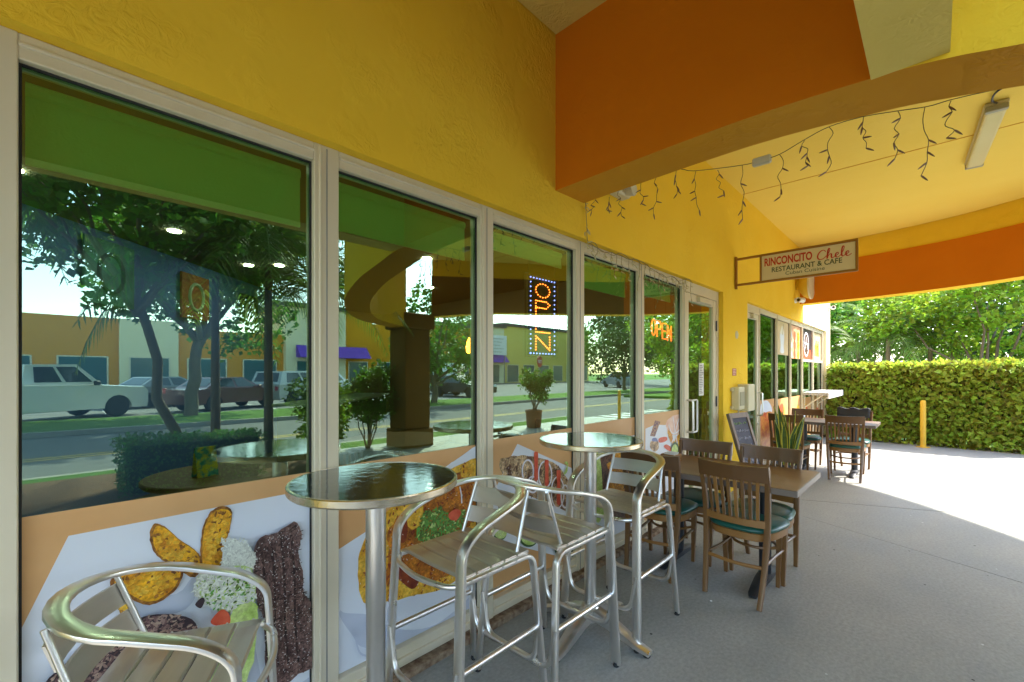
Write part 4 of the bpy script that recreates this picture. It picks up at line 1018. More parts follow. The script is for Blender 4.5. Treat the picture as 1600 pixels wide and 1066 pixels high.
# chalkboard
cbd = thing('chalkboard_sign', 'wooden framed chalkboard menu leaning against the yellow pier', 'chalkboard', (5.36, 1.34, 0), R(-12))
tilt = bpy.data.objects.new('board_frame', None)
def lean(b, name, m):
    ca, sa = math.cos(R(17)), math.sin(R(17))
    b.v = [(x, y * ca + z * sa, -y * sa + z * ca) for (x, y, z) in b.v]; return b.build(name, m, cbd)
M_oak = mat('grey_oak', (.16, .10, .06), .6, col2=(.24, .165, .105), vscale=10, stretch=(1, 1, .1))
bpy.data.objects.remove(tilt)
for (x0_, x1_, z0_, z1_) in ((-.20, -.155, 0, 1.04), (.155, .20, 0, 1.04), (-.155, .155, .98, 1.04), (-.155, .155, .12, .17)): lean(MB().rbox(x0_, x1_, -.018, .018, z0_, z1_, .003), 'frame_bar', M_oak)
lean(MB().box(-.155, .155, -.006, .006, .17, .98), 'slate', mat('slate', (.035, .035, .045), .8, col2=(.08, .075, .10), vscale=6))
M_chalk = [mat('chalk_white', (.6, .58, .68), .9), mat('chalk_green', (.30, .46, .18), .9), mat('chalk_pink', (.55, .36, .48), .9)]
chb = [MB(), MB(), MB()]
for r_ in range(9):
    z = .92 - r_ * .085; x = -.125
    while x < .12:
        wch = random.uniform(.010, .03); hh = random.uniform(.018, .034); c_ = 1 if r_ == 0 else (2 if r_ in (3, 7) and random.random() < .5 else 0)
        pts = [(x + random.uniform(0, wch), -.009, z + random.uniform(-hh, hh) * .6) for _ in range(4)]
        chb[c_].tube(pts, .0028, 4, cap=False); x += wch + random.uniform(.002, .014)
for i in range(3): lean(chb[i], 'chalk_writing', M_chalk[i])

# snake plant
sp = thing('snake_plant', 'potted snake plant with yellow-edged leaves behind a dining chair', 'plant', (6.3, 1.33, 0))
MB().lathe([(.11, 0), (.12, .01), (.155, .30), (.165, .30), (.165, .335), (.145, .335), (.14, .29), (0, .285)], 24).build('pot', mat('dark_pot', (.05, .04, .035), .5), sp, 40)
M_sn = mat('snake_leaf', (.045, .10, .03), .4, col2=(.10, .17, .05), vscale=16, stretch=(1, 1, 3)); M_sny = mat('snake_leaf_edge', (.62, .56, .08), .45)
for i in range(16):
    a = random.uniform(0, 6.28); r0 = random.uniform(0, .09); Hh = random.uniform(.5, .82); le = random.uniform(.03, .24); tw = random.uniform(0, 3.1)
    px_, py_ = r0 * math.cos(a), r0 * math.sin(a); vs = []; k = 9
    for j in range(k):
        t_ = j / (k - 1); wd = (.030 + .012 * math.sin(t_ * 2.6)) * (1 - t_ ** 5); cxx = px_ + le * t_ ** 1.6 * math.cos(a); cyy = py_ + le * t_ ** 1.6 * math.sin(a); g_ = tw + t_ * .8
        for (f_, o_) in ((-1, .008), (-.72, .003), (0, -.004), (.72, .003), (1, .008)):
            vs.append((cxx + math.cos(g_) * wd * f_ - math.sin(g_) * o_, cyy + math.sin(g_) * wd * f_ + math.cos(g_) * o_, .28 + Hh * t_))
    b = MB()
    for j in range(k - 1):
        for q in range(4): b.f.append((j * 5 + q, j * 5 + q + 1, (j + 1) * 5 + q + 1, (j + 1) * 5 + q)); b.m.append(1 if q in (0, 3) else 0)
    b.v = vs; b.build('leaf', [M_sn, M_sny], sp, 70)

# ------------------------------------------------------------------ string lights
M_wire = mat('string_wire', (.10, .075, .03), .6); M_bulb = mat('string_bulb', (.16, .08, .04), .3); M_wire2 = mat('white_wire', (.55, .50, .36), .5); M_wire3 = mat('tan_wire', (.26, .20, .09), .6); M_bulb2 = mat('clear_bulb', (.62, .54, .30), .25)
def bulb(b, p, d):
    d = Vector(d).normalized(); p = Vector(p)
    b.tube([p, p + d * .010, p + d * .026, p + d * .036], [.003, .0042, .0034, .001], 6)
c8 = T(850, 0, 2.1333)
isl = thing('icicle_lights', 'unlit icicle string lights hanging along the arched orange beam', 'string lights', group='icicle string lights')
XW = 2.63
main = [on_x(*c8(x, y), XW) for x, y in ((250, 632), (430, 568), (500, 570), (660, 551), (720, 535), (785, 515), (870, 465), (950, 423), (1060, 390), (1180, 370), (1280, 355), (1360, 332), (1510, 298), (1700, 262))]
MB().tube(dens([tuple(p) for p in main], 4), .0019, 6).build('main_wire', M_wire, isl)
for (x, yt, yb) in ((320, 608, 678), (375, 588, 712), (440, 569, 648), (505, 570, 702), (578, 566, 652), (660, 551, 728), (785, 515, 655), (868, 466, 556), (950, 423, 568), (1065, 388, 492), (1180, 370, 526), (1270, 357, 580), (1357, 333, 456), (215, 655, 700), (250, 632, 722), (165, 660, 705)):
    p0, p1 = on_x(*c8(x, yt), XW), on_x(*c8(x + random.uniform(-12, 12), yb), XW); k = 7; pts = []
    for j in range(k): t_ = j / (k - 1); q = p0.lerp(p1, t_); pts.append((q.x + random.uniform(0, .012), q.y + random.uniform(-1, 1) * .016 * (t_ > 0), q.z))
    dr = MB().tube(dens(pts, 3), .0017, 5).build('drop_wire', M_wire, isl)
    bb = MB()
    for j in range(1, k):
        if j == k - 1 or random.random() < .55: bulb(bb, pts[j], (random.uniform(-.3, .5), random.uniform(-1, 1), random.uniform(-1, -.1)))
    bb.build('bulbs', M_bulb, dr)['kind'] = 'stuff'
pl_ = on_x(*c8(725, 535), XW); MB().rbox(pl_.x - .01, pl_.x + .02, pl_.y - .045, pl_.y + .045, pl_.z - .022, pl_.z + .02, .006).build('plug', M_wire2, isl)
isl = thing('icicle_lights', 'unlit white icicle string lights draped over the window heads', 'string lights', group='icicle string lights')
pts = [Vector((2.62, 1.79, 2.66)), Vector((2.63, 1.785, 2.5)), Vector((2.66, 1.80, 2.40))]
x = 2.72
while x < 4.55: pts.append(Vector((x, 1.80 + random.uniform(0, .02), 2.375 + random.uniform(-.03, .03)))); x += .09
MB().tube(dens([tuple(p) for p in pts], 3), .0026, 5).build('main_wire', M_wire3, isl)
MB().tube(dens([(p.x + .03, p.y - .008, p.z + random.uniform(-.03, .02)) for p in pts[2:]], 3), .0022, 5).build('main_wire', M_wire3, isl)
for i, p in enumerate(pts):
    ln = random.choice((.05, .08, .13, .17, .24)) if i > 2 else .06; k = 5
    q = [(p.x + random.uniform(-.012, .012) * j, p.y - .004, p.z - ln * j / (k - 1)) for j in range(k)]
    dr = MB().tube(dens(q, 2), .002, 5).build('drop_wire', M_wire3, isl); bb = MB()
    for j in range(1, k): bulb(bb, q[j], (random.uniform(-1, 1), -.3, random.uniform(-1, .2)))
    bb.build('bulbs', M_bulb2, dr)['kind'] = 'stuff'

# ------------------------------------------------------------------ open signs and pendant lamps inside
YL = 2.16
p0, p1 = on_y(823, 428, YL), on_y(872, 560, YL)
ls = thing('open_sign', 'tall dark LED sign reading OPEN downwards in red dots with blue border', 'sign', (p0.x, YL, p1.z))
W_, H_ = p1.x - p0.x, on_y(848, 432, YL).z - p1.z
MB().rbox(0, W_, .004, .02, 0, H_, .003).build('panel', mat('led_panel', (.03, .03, .025), .4), ls)
for (a, c, d, e) in ((0, .012, 0, H_), (W_ - .012, W_, 0, H_), (.012, W_ - .012, 0, .012), (.012, W_ - .012, H_ - .012, H_)): MB().rbox(a, c, -.004, .024, d, e, .002).build('frame_bar', M_bronze, ls)
M_lr, M_lb = mat('led_red', (1, .1, .02), .5, emit=(1, .13, .02), estr=2.4), mat('led_blue', (.1, .1, 1), .5, emit=(.25, .25, 1), estr=1.0)
def dots(pts, m, nm, r=.0055):
    b = MB()
    for (u, v_) in pts: b.lathe([(0, 0), (r, -.001), (r * .6, -.006), (0, -.007)], 6, (u, .003, v_), ax='y')
    b.build(nm, m, ls)
def along(poly, s=.019):
    out = []
    for a, c in zip(poly[:-1], poly[1:]):
        d = math.dist(a, c); n_ = max(1, int(d / s)); out += [(a[0] + (c[0] - a[0]) * i / n_, a[1] + (c[1] - a[1]) * i / n_) for i in range(n_)]
    return out + [poly[-1]]
lw_, lh = W_ * .44, H_ * .165; u0 = W_ * .28
LET = {'O': [[(.5 + .5 * math.cos(q * .3927), .5 + .5 * math.sin(q * .3927)) for q in range(17)]], 'P': [[(0, 0), (0, 1), (.75, 1), (1, .8), (.75, .5), (0, .5)]],
       'E': [[(1, 0), (0, 0), (0, 1), (1, 1)], [(0, .5), (.8, .5)]], 'N': [[(0, 0), (0, 1), (1, 0), (1, 1)]]}
for i, L_ in enumerate('OPEN'):
    z0 = H_ * (.74 - i * .215); pts = []
    for poly in LET[L_]: pts += along([(u0 + x * lw_, z0 + z * lh) for x, z in poly])
    dots(pts, M_lr, 'letter_dots')
bp = [(W_ * .12, H_ * .05), (W_ * .12, H_ * .96), (W_ * .88, H_ * .96), (W_ * .88, H_ * .05), (W_ * .12, H_ * .05)]
dots(along(bp, .035), M_lb, 'border_dots', .006)
MB().tube([(W_ * .1, .01, H_), (-.02, .01, 2.95 - p1.z)], .003, 5).tube([(W_ * .9, .01, H_), (W_ + .03, .01, 2.95 - p1.z)], .003, 5).build('hanging_wire', M_wire, ls)
p0, p1 = on_y(1018, 522, 2.3), on_y(1050, 503, 2.3)
ns = thing('neon_sign', 'small tilted red neon OPEN sign hanging behind the glass', 'sign', (p0.x, 2.3, p0.z - .01))
wN, hN = (p1.x - p0.x) / 4.5, p1.z - p0.z
for i, L_ in enumerate('OPEN'):
    for poly in LET[L_]:
        MB().tube([(i * wN * 1.15 + x * wN * .85, 0, z * hN - i * .014) for x, z in poly], .008, 6).build('neon_tube', mat('neon_red', (1, .12, .03), .4, emit=(1, .10, .02), estr=.7), ns)
MB().tube([(wN, .02, hN), (wN, .02, 2.95 - ns.location.z)], .002, 4).tube([(wN * 3.4, .02, hN), (wN * 3.4, .02, 2.95 - ns.location.z)], .002, 4).build('hanging_wire', M_wire, ns)
for px_, py_, Y_, lb in ((948, 547, 4.2, 'amber glass pendant lamp hanging inside, left of the neon sign'), (1012, 545, 4.6, 'amber glass pendant lamp hanging inside just under the neon sign'), (735, 540, 5.6, 'amber glass pendant lamp glowing beyond the brown round indoor table')):
    p = on_y(px_, py_, Y_); t = thing('pendant_lamp', lb, 'pendant lamp', p, group='amber pendant lamps inside')
    MB().lathe([(.0, .13), (.03, .13), (.06, .06), (.075, -.03), (.068, -.11), (.05, -.13), (0, -.125)], 20).build('lamp_shade', M_pend, t, 50)
    MB().tube([(0, 0, .13), (0, 0, 2.95 - p.z)], .004, 6).build('cord', M_dark, t)

# ------------------------------------------------------------------ foliage
rnd = random.Random(11)
def leaf_mat(name, c1, c2, tr=.35, isl=.45): return mat(name, c1, .55, col2=c2, vscale=1.3, vmix=.6, trans=tr, island=isl, spec=.4)
L_hedge = leaf_mat('hedge_leaf', (.22, .33, .03), (.42, .46, .05), .5, .6)
L_dark = leaf_mat('dark_leaf', (.04, .09, .016), (.07, .14, .024), .4)
L_mid = leaf_mat('mid_leaf', (.08, .19, .018), (.16, .30, .03), .45)
L_lime = leaf_mat('lime_leaf', (.19, .33, .02), (.34, .44, .035), .5)
L_palm = leaf_mat('palm_leaf', (.10, .18, .022), (.18, .26, .04), .42)
M_bark = mat('bark', (.13, .095, .065), .9, col2=(.22, .17, .12), vscale=8, stretch=(1, 1, .3), bump=.8, bscale=20, bdist=.03)
M_core = mat('hedge_twigs', (.035, .030, .012), .95, col2=(.06, .07, .018), vscale=12, vmix=.5, bump=1, bscale=25, bdist=.05)
def rv():
    while True:
        v = Vector((rnd.uniform(-1, 1), rnd.uniform(-1, 1), rnd.uniform(-1, 1)))
        if .05 < v.length < 1: return v.normalized()
def add_leaf(b, p, s, up=None, asp=.42):
    d = rv(); n_ = (up if up else rv()) + rv() * .6
    side = d.cross(n_)
    if side.length < .05: return
    side.normalize(); nn = side.cross(d) * (s * .12)
    b.add([p, p + d * s * .5 + side * s * asp + nn, p + d * s, p + d * s * .5 - side * s * asp + nn], [(0, 1, 2, 3)])
def crown(name, blobs, n, s, m, parent, fill=.45):
    """leaf sprays on and inside a set of ellipsoids (x,y,z,rx,ry,rz)"""
    b = MB(); tot = sum(q[3] * q[4] + q[4] * q[5] + q[3] * q[5] for q in blobs)
    for q in blobs:
        k = int(n * (q[3] * q[4] + q[4] * q[5] + q[3] * q[5]) / tot / 7)
        for _ in range(k):
            d = rv(); r = rnd.uniform(fill, 1.0) ** .6
            if noise.noise(Vector((q[0], q[1], q[2])) * 3 + d * 2.6) < -.22: continue
            c = Vector((q[0] + d.x * q[3] * r, q[1] + d.y * q[4] * r, q[2] + d.z * q[5] * r)); sp_ = s * 1.5
            for _ in range(7): add_leaf(b, c + rv() * rnd.uniform(0, sp_), s * rnd.uniform(.6, 1.3), Vector((0, 0, 1)))
    o = b.build(name, m, parent); return o
def limb(b, p, q, r0, r1, k=5, wob=.06):
    p, q = Vector(p), Vector(q); L_ = (q - p).length
    b.tube([p.lerp(q, i / k) + (rv() * wob * L_ * .5 if 0 < i < k else Vector()) for i in range(k + 1)], [r0 + (r1 - r0) * i / k for i in range(k + 1)], 7)
def tree(name, label, loc, h, r, m, n, s, zb=.45, trunk=.14, lean=(0, 0), group='trees', nb=11, flat=.75):
    t = thing(name, label, 'tree', loc, group=group)
    top = Vector((lean[0], lean[1], h * zb)); b = MB(); limb(b, (0, 0, -.2), top, trunk, trunk * .7, 6, .05); blobs = []
    for i in range(nb):
        a = 6.283 * i / nb + rnd.uniform(-.4, .4); rr = r * rnd.uniform(.25, .8); z = h * rnd.uniform(zb + .08, .93)
        c = Vector((lean[0] + rr * math.cos(a), lean[1] + rr * math.sin(a), z)); limb(b, top + Vector((0, 0, -.05 * h * rnd.random())), c, trunk * .45, trunk * .08)
        k = r * rnd.uniform(.30, .48); blobs.append((c.x, c.y, c.z, k, k, k * flat))
    b.build('trunk', M_bark, t, 60); crown('crown', blobs, n, s, m, t); return t
def frond_mesh(L_=1.9, nl=30, droop=.9, lw=.035, ll=.5):
    b = MB(); pts = []
    for i in range(9):
        t = i / 8; pts.append(Vector((L_ * (t - .12 * t * t), 0, .55 * L_ * t * (1 - t * (.55 + droop)))))
    b.tube(pts, [.022 * (1 - .85 * i / 8) for i in range(9)], 5)
    for i in range(nl):
        t = .12 + .88 * i / nl; k = t * 8; j = min(int(k), 7); p = pts[j].lerp(pts[j + 1], k - j); tg = (pts[j + 1] - pts[j]).normalized()
        l = ll * math.sin(math.pi * min(.97, .25 + .75 * t)) + .08
        for s in (-1, 1):
            d = (tg * .62 + Vector((0, s, 0)) * .75 + Vector((0, 0, -.22 - rnd.random() * .25))).normalized(); w_ = tg * lw * .5
            e = p + d * l + Vector((0, 0, -l * .22)); mmm = p + d * l * .5
            b.add([p - w_ * .6, p + w_ * .6, mmm + w_, mmm - w_], [(0, 1, 2, 3)]); b.add([mmm - w_, mmm + w_, e], [(0, 1, 2)])
    return b
FR = []
for dr in (.35, .75, 1.15, 1.5):
    o = frond_mesh(1.9, 26, dr).build('frond', L_palm); FR.append(o.data); bpy.data.objects.remove(o)
def palm(label, loc, h, sc=1.0, nf=15, lean=(0, 0), group='palm trees', tr=.075):
    t = thing('palm_tree', label, 'palm', loc, group=group); b = MB()
    b.tube([Vector((lean[0] * (i / 9) ** 1.5, lean[1] * (i / 9) ** 1.5, -.2 + (h + .2) * i / 9)) for i in range(10)], [tr * (1.35 if i == 0 else 1.0 - .04 * i) for i in range(10)], 10)
    b.build('trunk', M_bark, t, 60)
    for i in range(nf):
        k = i % 4 if i < nf * .8 else 0
        f_ = link('frond', FR[k], t); f_.location = (lean[0], lean[1], h - .05); s = sc * rnd.uniform(.8, 1.1); f_.scale = (s, s, s)
        f_.rotation_euler = (rnd.uniform(-.15, .15), -rnd.uniform(.2, .9) if k < 2 else rnd.uniform(-.1, .25), 6.283 * i / nf * 3.1 + rnd.uniform(-.2, .2))
    return t
def clipped_hedge(label, x0, x1, y0, y1, z1, n, s, m, group=None, zb=.0, core=.10):
    t = thing('hedge', label, 'hedge', ((x0 + x1) / 2, (y0 + y1) / 2, 0), group=group)
    hx, hy = (x1 - x0) / 2, (y1 - y0) / 2
    cb_ = MB(); cb_.rbox(-hx + core, hx - core, -hy + core, hy - core, zb + .22 * (zb > 0), z1 - core, .03); cb_.build('twig_mass', M_core, t)
    b = MB(); Af, At, As = 2 * hy * z1, 4 * hx * hy, 2 * hx * z1
    for _ in range(n):
        q = rnd.uniform(0, 2 * Af + At + 2 * As); dpt = abs(rnd.gauss(0, .10)) - .03
        if q < 2 * Af: s_ = -1 if q < Af * 1.35 else 1; p = Vector((s_ * (hx - dpt), rnd.uniform(-hy, hy), rnd.uniform(zb, z1))); up = Vector((s_, 0, .7))
        elif q < 2 * Af + At: p = Vector((rnd.uniform(-hx, hx), rnd.uniform(-hy, hy), z1 - dpt * .6)); up = Vector((0, 0, 1))
        else: s_ = -1 if rnd.random() < .6 else 1; p = Vector((rnd.uniform(-hx, hx), s_ * (hy - dpt), rnd.uniform(zb, z1))); up = Vector((0, s_, .7))
        wv = noise.noise(Vector((p.x * 1.2, p.y * 1.6, p.z * 1.6))) * .07; p += up * wv
        add_leaf(b, p, s * rnd.uniform(.5, 1.3), up * .7, .30)
    o = b.build('foliage', m, t); o['kind'] = 'stuff'
    sb = MB(); k = int(2 * hy / .22) if hy > hx else int(2 * hx / .22)
    for i in range(k):
        u = (i + .5 + rnd.uniform(-.3, .3)) / k; x, y = (rnd.uniform(-hx, hx) * .5, -hy + 2 * hy * u) if hy > hx else (-hx + 2 * hx * u, rnd.uniform(-hy, hy) * .5)
        limb(sb, (x, y, -.05), (x + rnd.uniform(-.1, .1), y + rnd.uniform(-.1, .1), z1 * .8), .014, .006, 4)
    o = sb.build('stems', M_bark, t); o['kind'] = 'stuff'
    return t
clipped_hedge('tall clipped green hedge closing the end of the walkway', 12.05, 12.95, -1.55, 1.70, 1.60, 19000, .115, L_hedge, zb=.04)
clipped_hedge('low clipped hedge in the planting bed beside the leaning tree', .6, 2.1, -3.75, -3.05, .62, 5200, .05, L_mid, 'low clipped hedges in the bed', core=.06)
clipped_hedge('low clipped hedge in the planting bed facing the steak poster pane edge', -1.6, -.35, -3.9, -3.2, .66, 4000, .05, L_mid, 'low clipped hedges in the bed', core=.06)
# trees beyond the hedge
G1 = 'trees beyond the hedge'
tree('shade_tree', 'loose fine-leaved tree with sky gaps beyond the hedge, beside the wall corner', (19, 3.3, -.1), 6.4, 2.6, L_mid, 9000, .16, .22, .12, group=G1)
tree('shade_tree', 'bright lime-leaved tree beyond the hedge behind the yellow bollard', (16.6, -.9, -.1), 5.2, 2.3, L_lime, 11000, .13, .20, .10, group=G1)
tree('shade_tree', 'bright lime-leaved tree farther along the hedge towards the driveway', (18.5, -3.6, -.1), 6.0, 2.6, L_lime, 9000, .15, .2, .12, group=G1)
for i, (x, y, h, r) in enumerate(((27, 5.5, 7, 3.2), (29, 2.2, 8, 3.4), (31, -1.2, 7.5, 3.5), (28, -4.6, 8, 3.4), (38, 9, 9, 4), (36, -8, 9, 4.2))):
    tree('shade_tree', 'dark green background tree in the row far beyond the hedge', (x, y, -.2), h, r, (L_dark, L_mid)[i % 2], 6500, .26, .16, .16, group='background trees beyond the hedge', flat=.9)
palm('palm with brown trunk beyond the hedge, left of the lime-leaved tree', (16.2, .95, -.1), 2.5, .95, 17)
palm('short palm beyond the hedge between the taller palm and fine-leaved tree', (17.6, 1.75, -.1), 2.3, .9, 15)
palm('palm half hidden inside the lime-leaved foliage beyond the hedge', (17.2, .1, -.1), 2.4, .9, 15)
# plants facing the storefront (seen in the glass)
G2 = 'trees in the planting bed'
tree('street_tree', 'slim leaning tree in the planting bed facing the first pane', (1.35, -3.95, -.05), 5.8, 2.2, L_mid, 15000, .12, .44, .075, (-.55, -.1), group=G2, nb=15)
palm('feathery palm in the planting bed facing the first pane', (2.35, -3.75, -.05), 3.5, 1.05, 17, group='palms in the planting bed')
palm('third feathery palm beside the shrub at the bed corner', (3.25, -4.15, -.05), 2.9, 1.0, 17, group='palms in the planting bed')
palm('short feathery palm behind the low clipped hedge in the bed', (1.8, -4.45, -.05), 3.1, 1.1, 18, group='palms in the planting bed')
palm('second feathery palm at the far end of the planting bed', (-.9, -4.2, -.05), 3.9, 1.1, 16, group='palms in the planting bed')
tree('street_tree', 'spreading oak on the verge across the road beside the white pickup', (3.4, -15.2, -.05), 8.5, 4.6, L_mid, 17000, .24, .34, .22, (.3, 0), group='trees across the road', nb=14)
tree('street_tree', 'large leafy tree on the verge behind the white pickup tail', (-4.2, -14.6, -.05), 9, 4.6, L_mid, 14000, .26, .3, .22, group='trees across the road', nb=14)
for i, (x, y, h, r) in enumerate(((13.5, -14.6, 5.5, 2.4), (-9, -14.8, 9, 4), (27, -30, 7, 3), (34, -15.5, 7, 3), (50, -18, 9, 4), (58, -28, 11, 5), (66, -38, 12, 6), (72, -14, 11, 5), (48, -9, 8, 3.4), (80, -24, 13, 6))):
    tree('street_tree', 'broad dark tree far along the road beyond the parking lot', (x, y, -.1), h, r, (L_mid, L_dark)[i % 2], 5000, .24 if x < 45 else .42, .2, .18, group='trees far along the road', flat=.95)
for i, (x, y, h) in enumerate(((28.5, -7.2, 6.5), (33, -9.0, 7.0), (40, -13.8, 7.5), (47, -14.0, 7.5))):
    palm('tall avenue palm with a pale trunk far along the road', (x, y, 0), h, 1.5, 15, group='avenue palms along the road', tr=.16)
def shrub(name, label, loc, h, r, n, s, m, pot=None, group=None):
    t = thing(name, label, 'plant', loc, group=group); z0 = 0
    if pot: MB().lathe([(pot * .75, 0), (pot, .02), (pot * 1.15, .42), (pot * 1.22, .42), (pot * 1.22, .47), (pot, .47), (pot * .95, .42), (0, .42)], 20).build('pot', mat('terracotta', (.22, .10, .06), .8), t, 40); z0 = .42
    b = MB(); bl = []
    for i in range(9):
        a = rnd.uniform(0, 6.28); q = r * rnd.uniform(.2, .8); c = (q * math.cos(a), q * math.sin(a), z0 + h * rnd.uniform(.3, .9)); limb(b, (c[0] * .1, c[1] * .1, z0), c, .014, .005); k = r * rnd.uniform(.35, .55); bl.append((*c, k, k, k))
    b.build('stems', M_bark, t); crown('foliage', bl, n, s, m, t, .2); return t
shrub('shrub', 'tall leafy shrub growing against the porch column', (4.25, -4.15, 0), 1.9, .6, 4500, .08, L_mid)
shrub('shrub', 'leafy shrub at the corner of the planting bed facing the second pane', (3.0, -3.3, 0), 1.3, .55, 3500, .08, L_lime)
shrub('potted_shrub', 'green potted shrub standing at the edge of the walkway by the road', (8.9, -3.95, 0), 1.2, .5, 3500, .07, L_mid, .19)

# ------------------------------------------------------------------ bollards
M_boll = mat('yellow_bollard', (.72, .46, .03), .5, col2=(.66, .38, .03), vscale=6)
def bollard(x, y, h, label):
    t = thing('bollard', label, 'bollard', (x, y, 0), group='yellow steel bollards')
    MB().lathe([(.045, -.05), (.045, h - .04), (.038, h - .012), (.02, h), (0, h)], 20).build('post', M_boll, t, 40)
    MB().lathe([(.105, 0), (.105, .012), (.062, .014)], 20).build('base_plate', M_boll, t)
bollard(11.80, .17, .92, 'yellow steel bollard standing in front of the hedge')
bollard(11.5, -2.9, .95, 'yellow steel bollard at the walkway edge beyond the potted shrub')
bollard(13.3, -1.75, .95, 'yellow steel bollard at the open end of the hedge')

# ------------------------------------------------------------------ vehicles across the road
M_carglass = mat('car_glass', (.012, .02, .022), .06, spec=.8); M_tyre = mat('tyre', (.02, .02, .02), .85); M_rimc = mat('wheel_rim', (.5, .5, .52), .3, .9)
M_head = mat('headlamp', (.75, .77, .8), .15); M_tail = mat('tail_lamp', (.4, .02, .02), .3); M_trim = mat('dark_trim', (.03, .03, .03), .6)
def vehicle(kind, paint, loc, rz, label, group='vehicles parked across the road'):
    nm, L_, W_, low, cab, wr = {
        'pickup': ('pickup_truck', 5.8, 2.0, [(-2.9, .55), (-2.9, 1.22), (-.95, 1.22), (1.05, 1.2), (1.35, 1.18), (2.75, 1.08), (2.9, .95), (2.9, .5)], [(-1.0, 1.2), (-.85, 1.86), (.55, 1.90), (1.28, 1.19)], .41),
        'sedan': ('parked_car', 4.6, 1.8, [(-2.3, .4), (-2.3, .92), (-1.6, 1.0), (.9, .96), (2.1, .82), (2.3, .68), (2.3, .32)], [(-1.75, .97), (-1.05, 1.42), (.1, 1.44), (1.05, .95)], .32),
        'suv': ('parked_suv', 4.6, 1.9, [(-2.3, .5), (-2.3, 1.08), (.95, 1.08), (2.1, .98), (2.3, .85), (2.3, .42)], [(-2.2, 1.07), (-1.95, 1.70), (.15, 1.74), (1.05, 1.07)], .36),
        'van': ('parked_van', 5.4, 2.0, [(-2.7, .45), (-2.7, 1.2), (1.7, 1.2), (2.5, 1.05), (2.7, .9), (2.7, .42)], [(-2.66, 1.19), (-2.6, 2.35), (1.0, 2.38), (1.9, 1.19)], .36)}[kind]
    cat = {'pickup': 'pickup truck', 'sedan': 'car', 'suv': 'car', 'van': 'van'}[kind]
    t = thing(nm, label, cat, (*loc, -.15), rz, group); hw = W_ / 2
    wx = (-L_ * .31, L_ * .31)
    # lower body with wheel arches cut into the sill line
    bot = []
    for x in (wx[1], wx[0]):
        for i in range(9): a = math.pi * i / 8; bot.append((x + (wr + .07) * math.cos(a), .32 + (wr + .07) * math.sin(a)))
    poly = low + [(L_ / 2 - .05, .30)] + bot + [(-L_ / 2 + .05, .30)]
    b = MB(); n_ = len(poly)
    for (y, k) in ((-hw, .97), (-hw * .93, 1.0), (hw * .93, 1.0), (hw, .97)):
        for p in poly: b.v.append((p[0] * (1 if abs(y) < hw else .995), y, .66 + (p[1] - .66) * (1 if abs(y) < hw else .96)))
    for r_ in range(3): b.f += [(r_ * n_ + i, r_ * n_ + (i + 1) % n_, (r_ + 1) * n_ + (i + 1) % n_, (r_ + 1) * n_ + i) for i in range(n_)]
    b.f += [tuple(range(n_ - 1, -1, -1)), tuple(3 * n_ + i for i in range(n_))]; b.m = [0] * len(b.f)
    body = b.build('body', paint, t, 35, recalc=True)
    c = cab; zt = c[1][1]
    ins = .16 if kind != 'van' else .08
    lo_ = [(c[0][0], -hw * .95, c[0][1]), (c[3][0], -hw * .95, c[3][1]), (c[3][0], hw * .95, c[3][1]), (c[0][0], hw * .95, c[0][1])]
    hi_ = [(c[1][0], -hw + ins, zt), (c[2][0], -hw + ins, c[2][1]), (c[2][0], hw - ins, c[2][1]), (c[1][0], hw - ins, zt)]
    MB().hexa(lo_, hi_).build('cabin', paint, t)
    V = lambda q: Vector(q)
    def glassq(a, b_, c_, d, u0, u1, v0, v1, off, name):
        f = lambda u, v: (V(a) * (1 - u) + V(b_) * u) * (1 - v) + (V(d) * (1 - u) + V(c_) * u) * v
        q = [f(u0, v0), f(u1, v0), f(u1, v1), f(u0, v1)]; nn = (q[1] - q[0]).cross(q[3] - q[0]).normalized() * off
        MB().hexa([p - nn * .3 for p in q], [p + nn for p in q]).build(name, M_carglass, t)
    for (a, b_, c_, d) in ((lo_[0], lo_[1], hi_[1], hi_[0]), (lo_[2], lo_[3], hi_[3], hi_[2])):
        for (u0, u1) in (((.10, .46), (.52, .86)) if kind != 'van' else ((.72, .88),)): glassq(a, b_, c_, d, u0, u1, .14, .88, .012, 'side_window')
    glassq(lo_[1], lo_[2], hi_[2], hi_[1], .06, .94, .08, .92, .012, 'windscreen'); glassq(lo_[3], lo_[0], hi_[0], hi_[3], .1, .9, .2, .88, .012, 'rear_window')
    for x in wx:
        for s in (-1, 1):
            wl = MB().lathe([(wr * .62, -.11), (wr * .95, -.11), (wr, -.07), (wr, .07), (wr * .95, .11), (wr * .62, .11)], 22, (x, s * (hw - .13), wr), ax='y').build('tyre', M_tyre, t, 40)
            MB().lathe([(0, s * .06), (wr * .2, s * .09), (wr * .55, s * .07), (wr * .63, s * .112), (wr * .63, -s * .05)], 18, (x, s * (hw - .13), wr), ax='y').build('rim', M_rimc, wl, 40)
    for s in (-1, 1):
        MB().rbox(L_ / 2 - .16, L_ / 2 + .01, s * hw * .72 - .2, s * hw * .72 + .2, .68, .84, .02).build('headlight', M_head, t)
        MB().rbox(-L_ / 2 - .01, -L_ / 2 + .08, s * hw * .82 - .1, s * hw * .82 + .1, .75, .98, .02).build('tail_light', M_tail, t)
        MB().rbox(c[3][0] - .35, c[3][0] - .18, s * (hw + .08) - .07, s * (hw + .08) + .07, c[3][1] - .02, c[3][1] + .14, .03).build('mirror', paint if kind != 'pickup' else M_trim, t)
    MB().rbox(L_ / 2 - .06, L_ / 2 + .03, -hw * .85, hw * .85, .36, .54, .03).build('bumper', M_trim if kind != 'pickup' else M_rimc, t)
    MB().rbox(L_ / 2 - .05, L_ / 2 + .012, -hw * .5, hw * .5, .62, .82, .01).build('grille', M_trim, t)
    return t
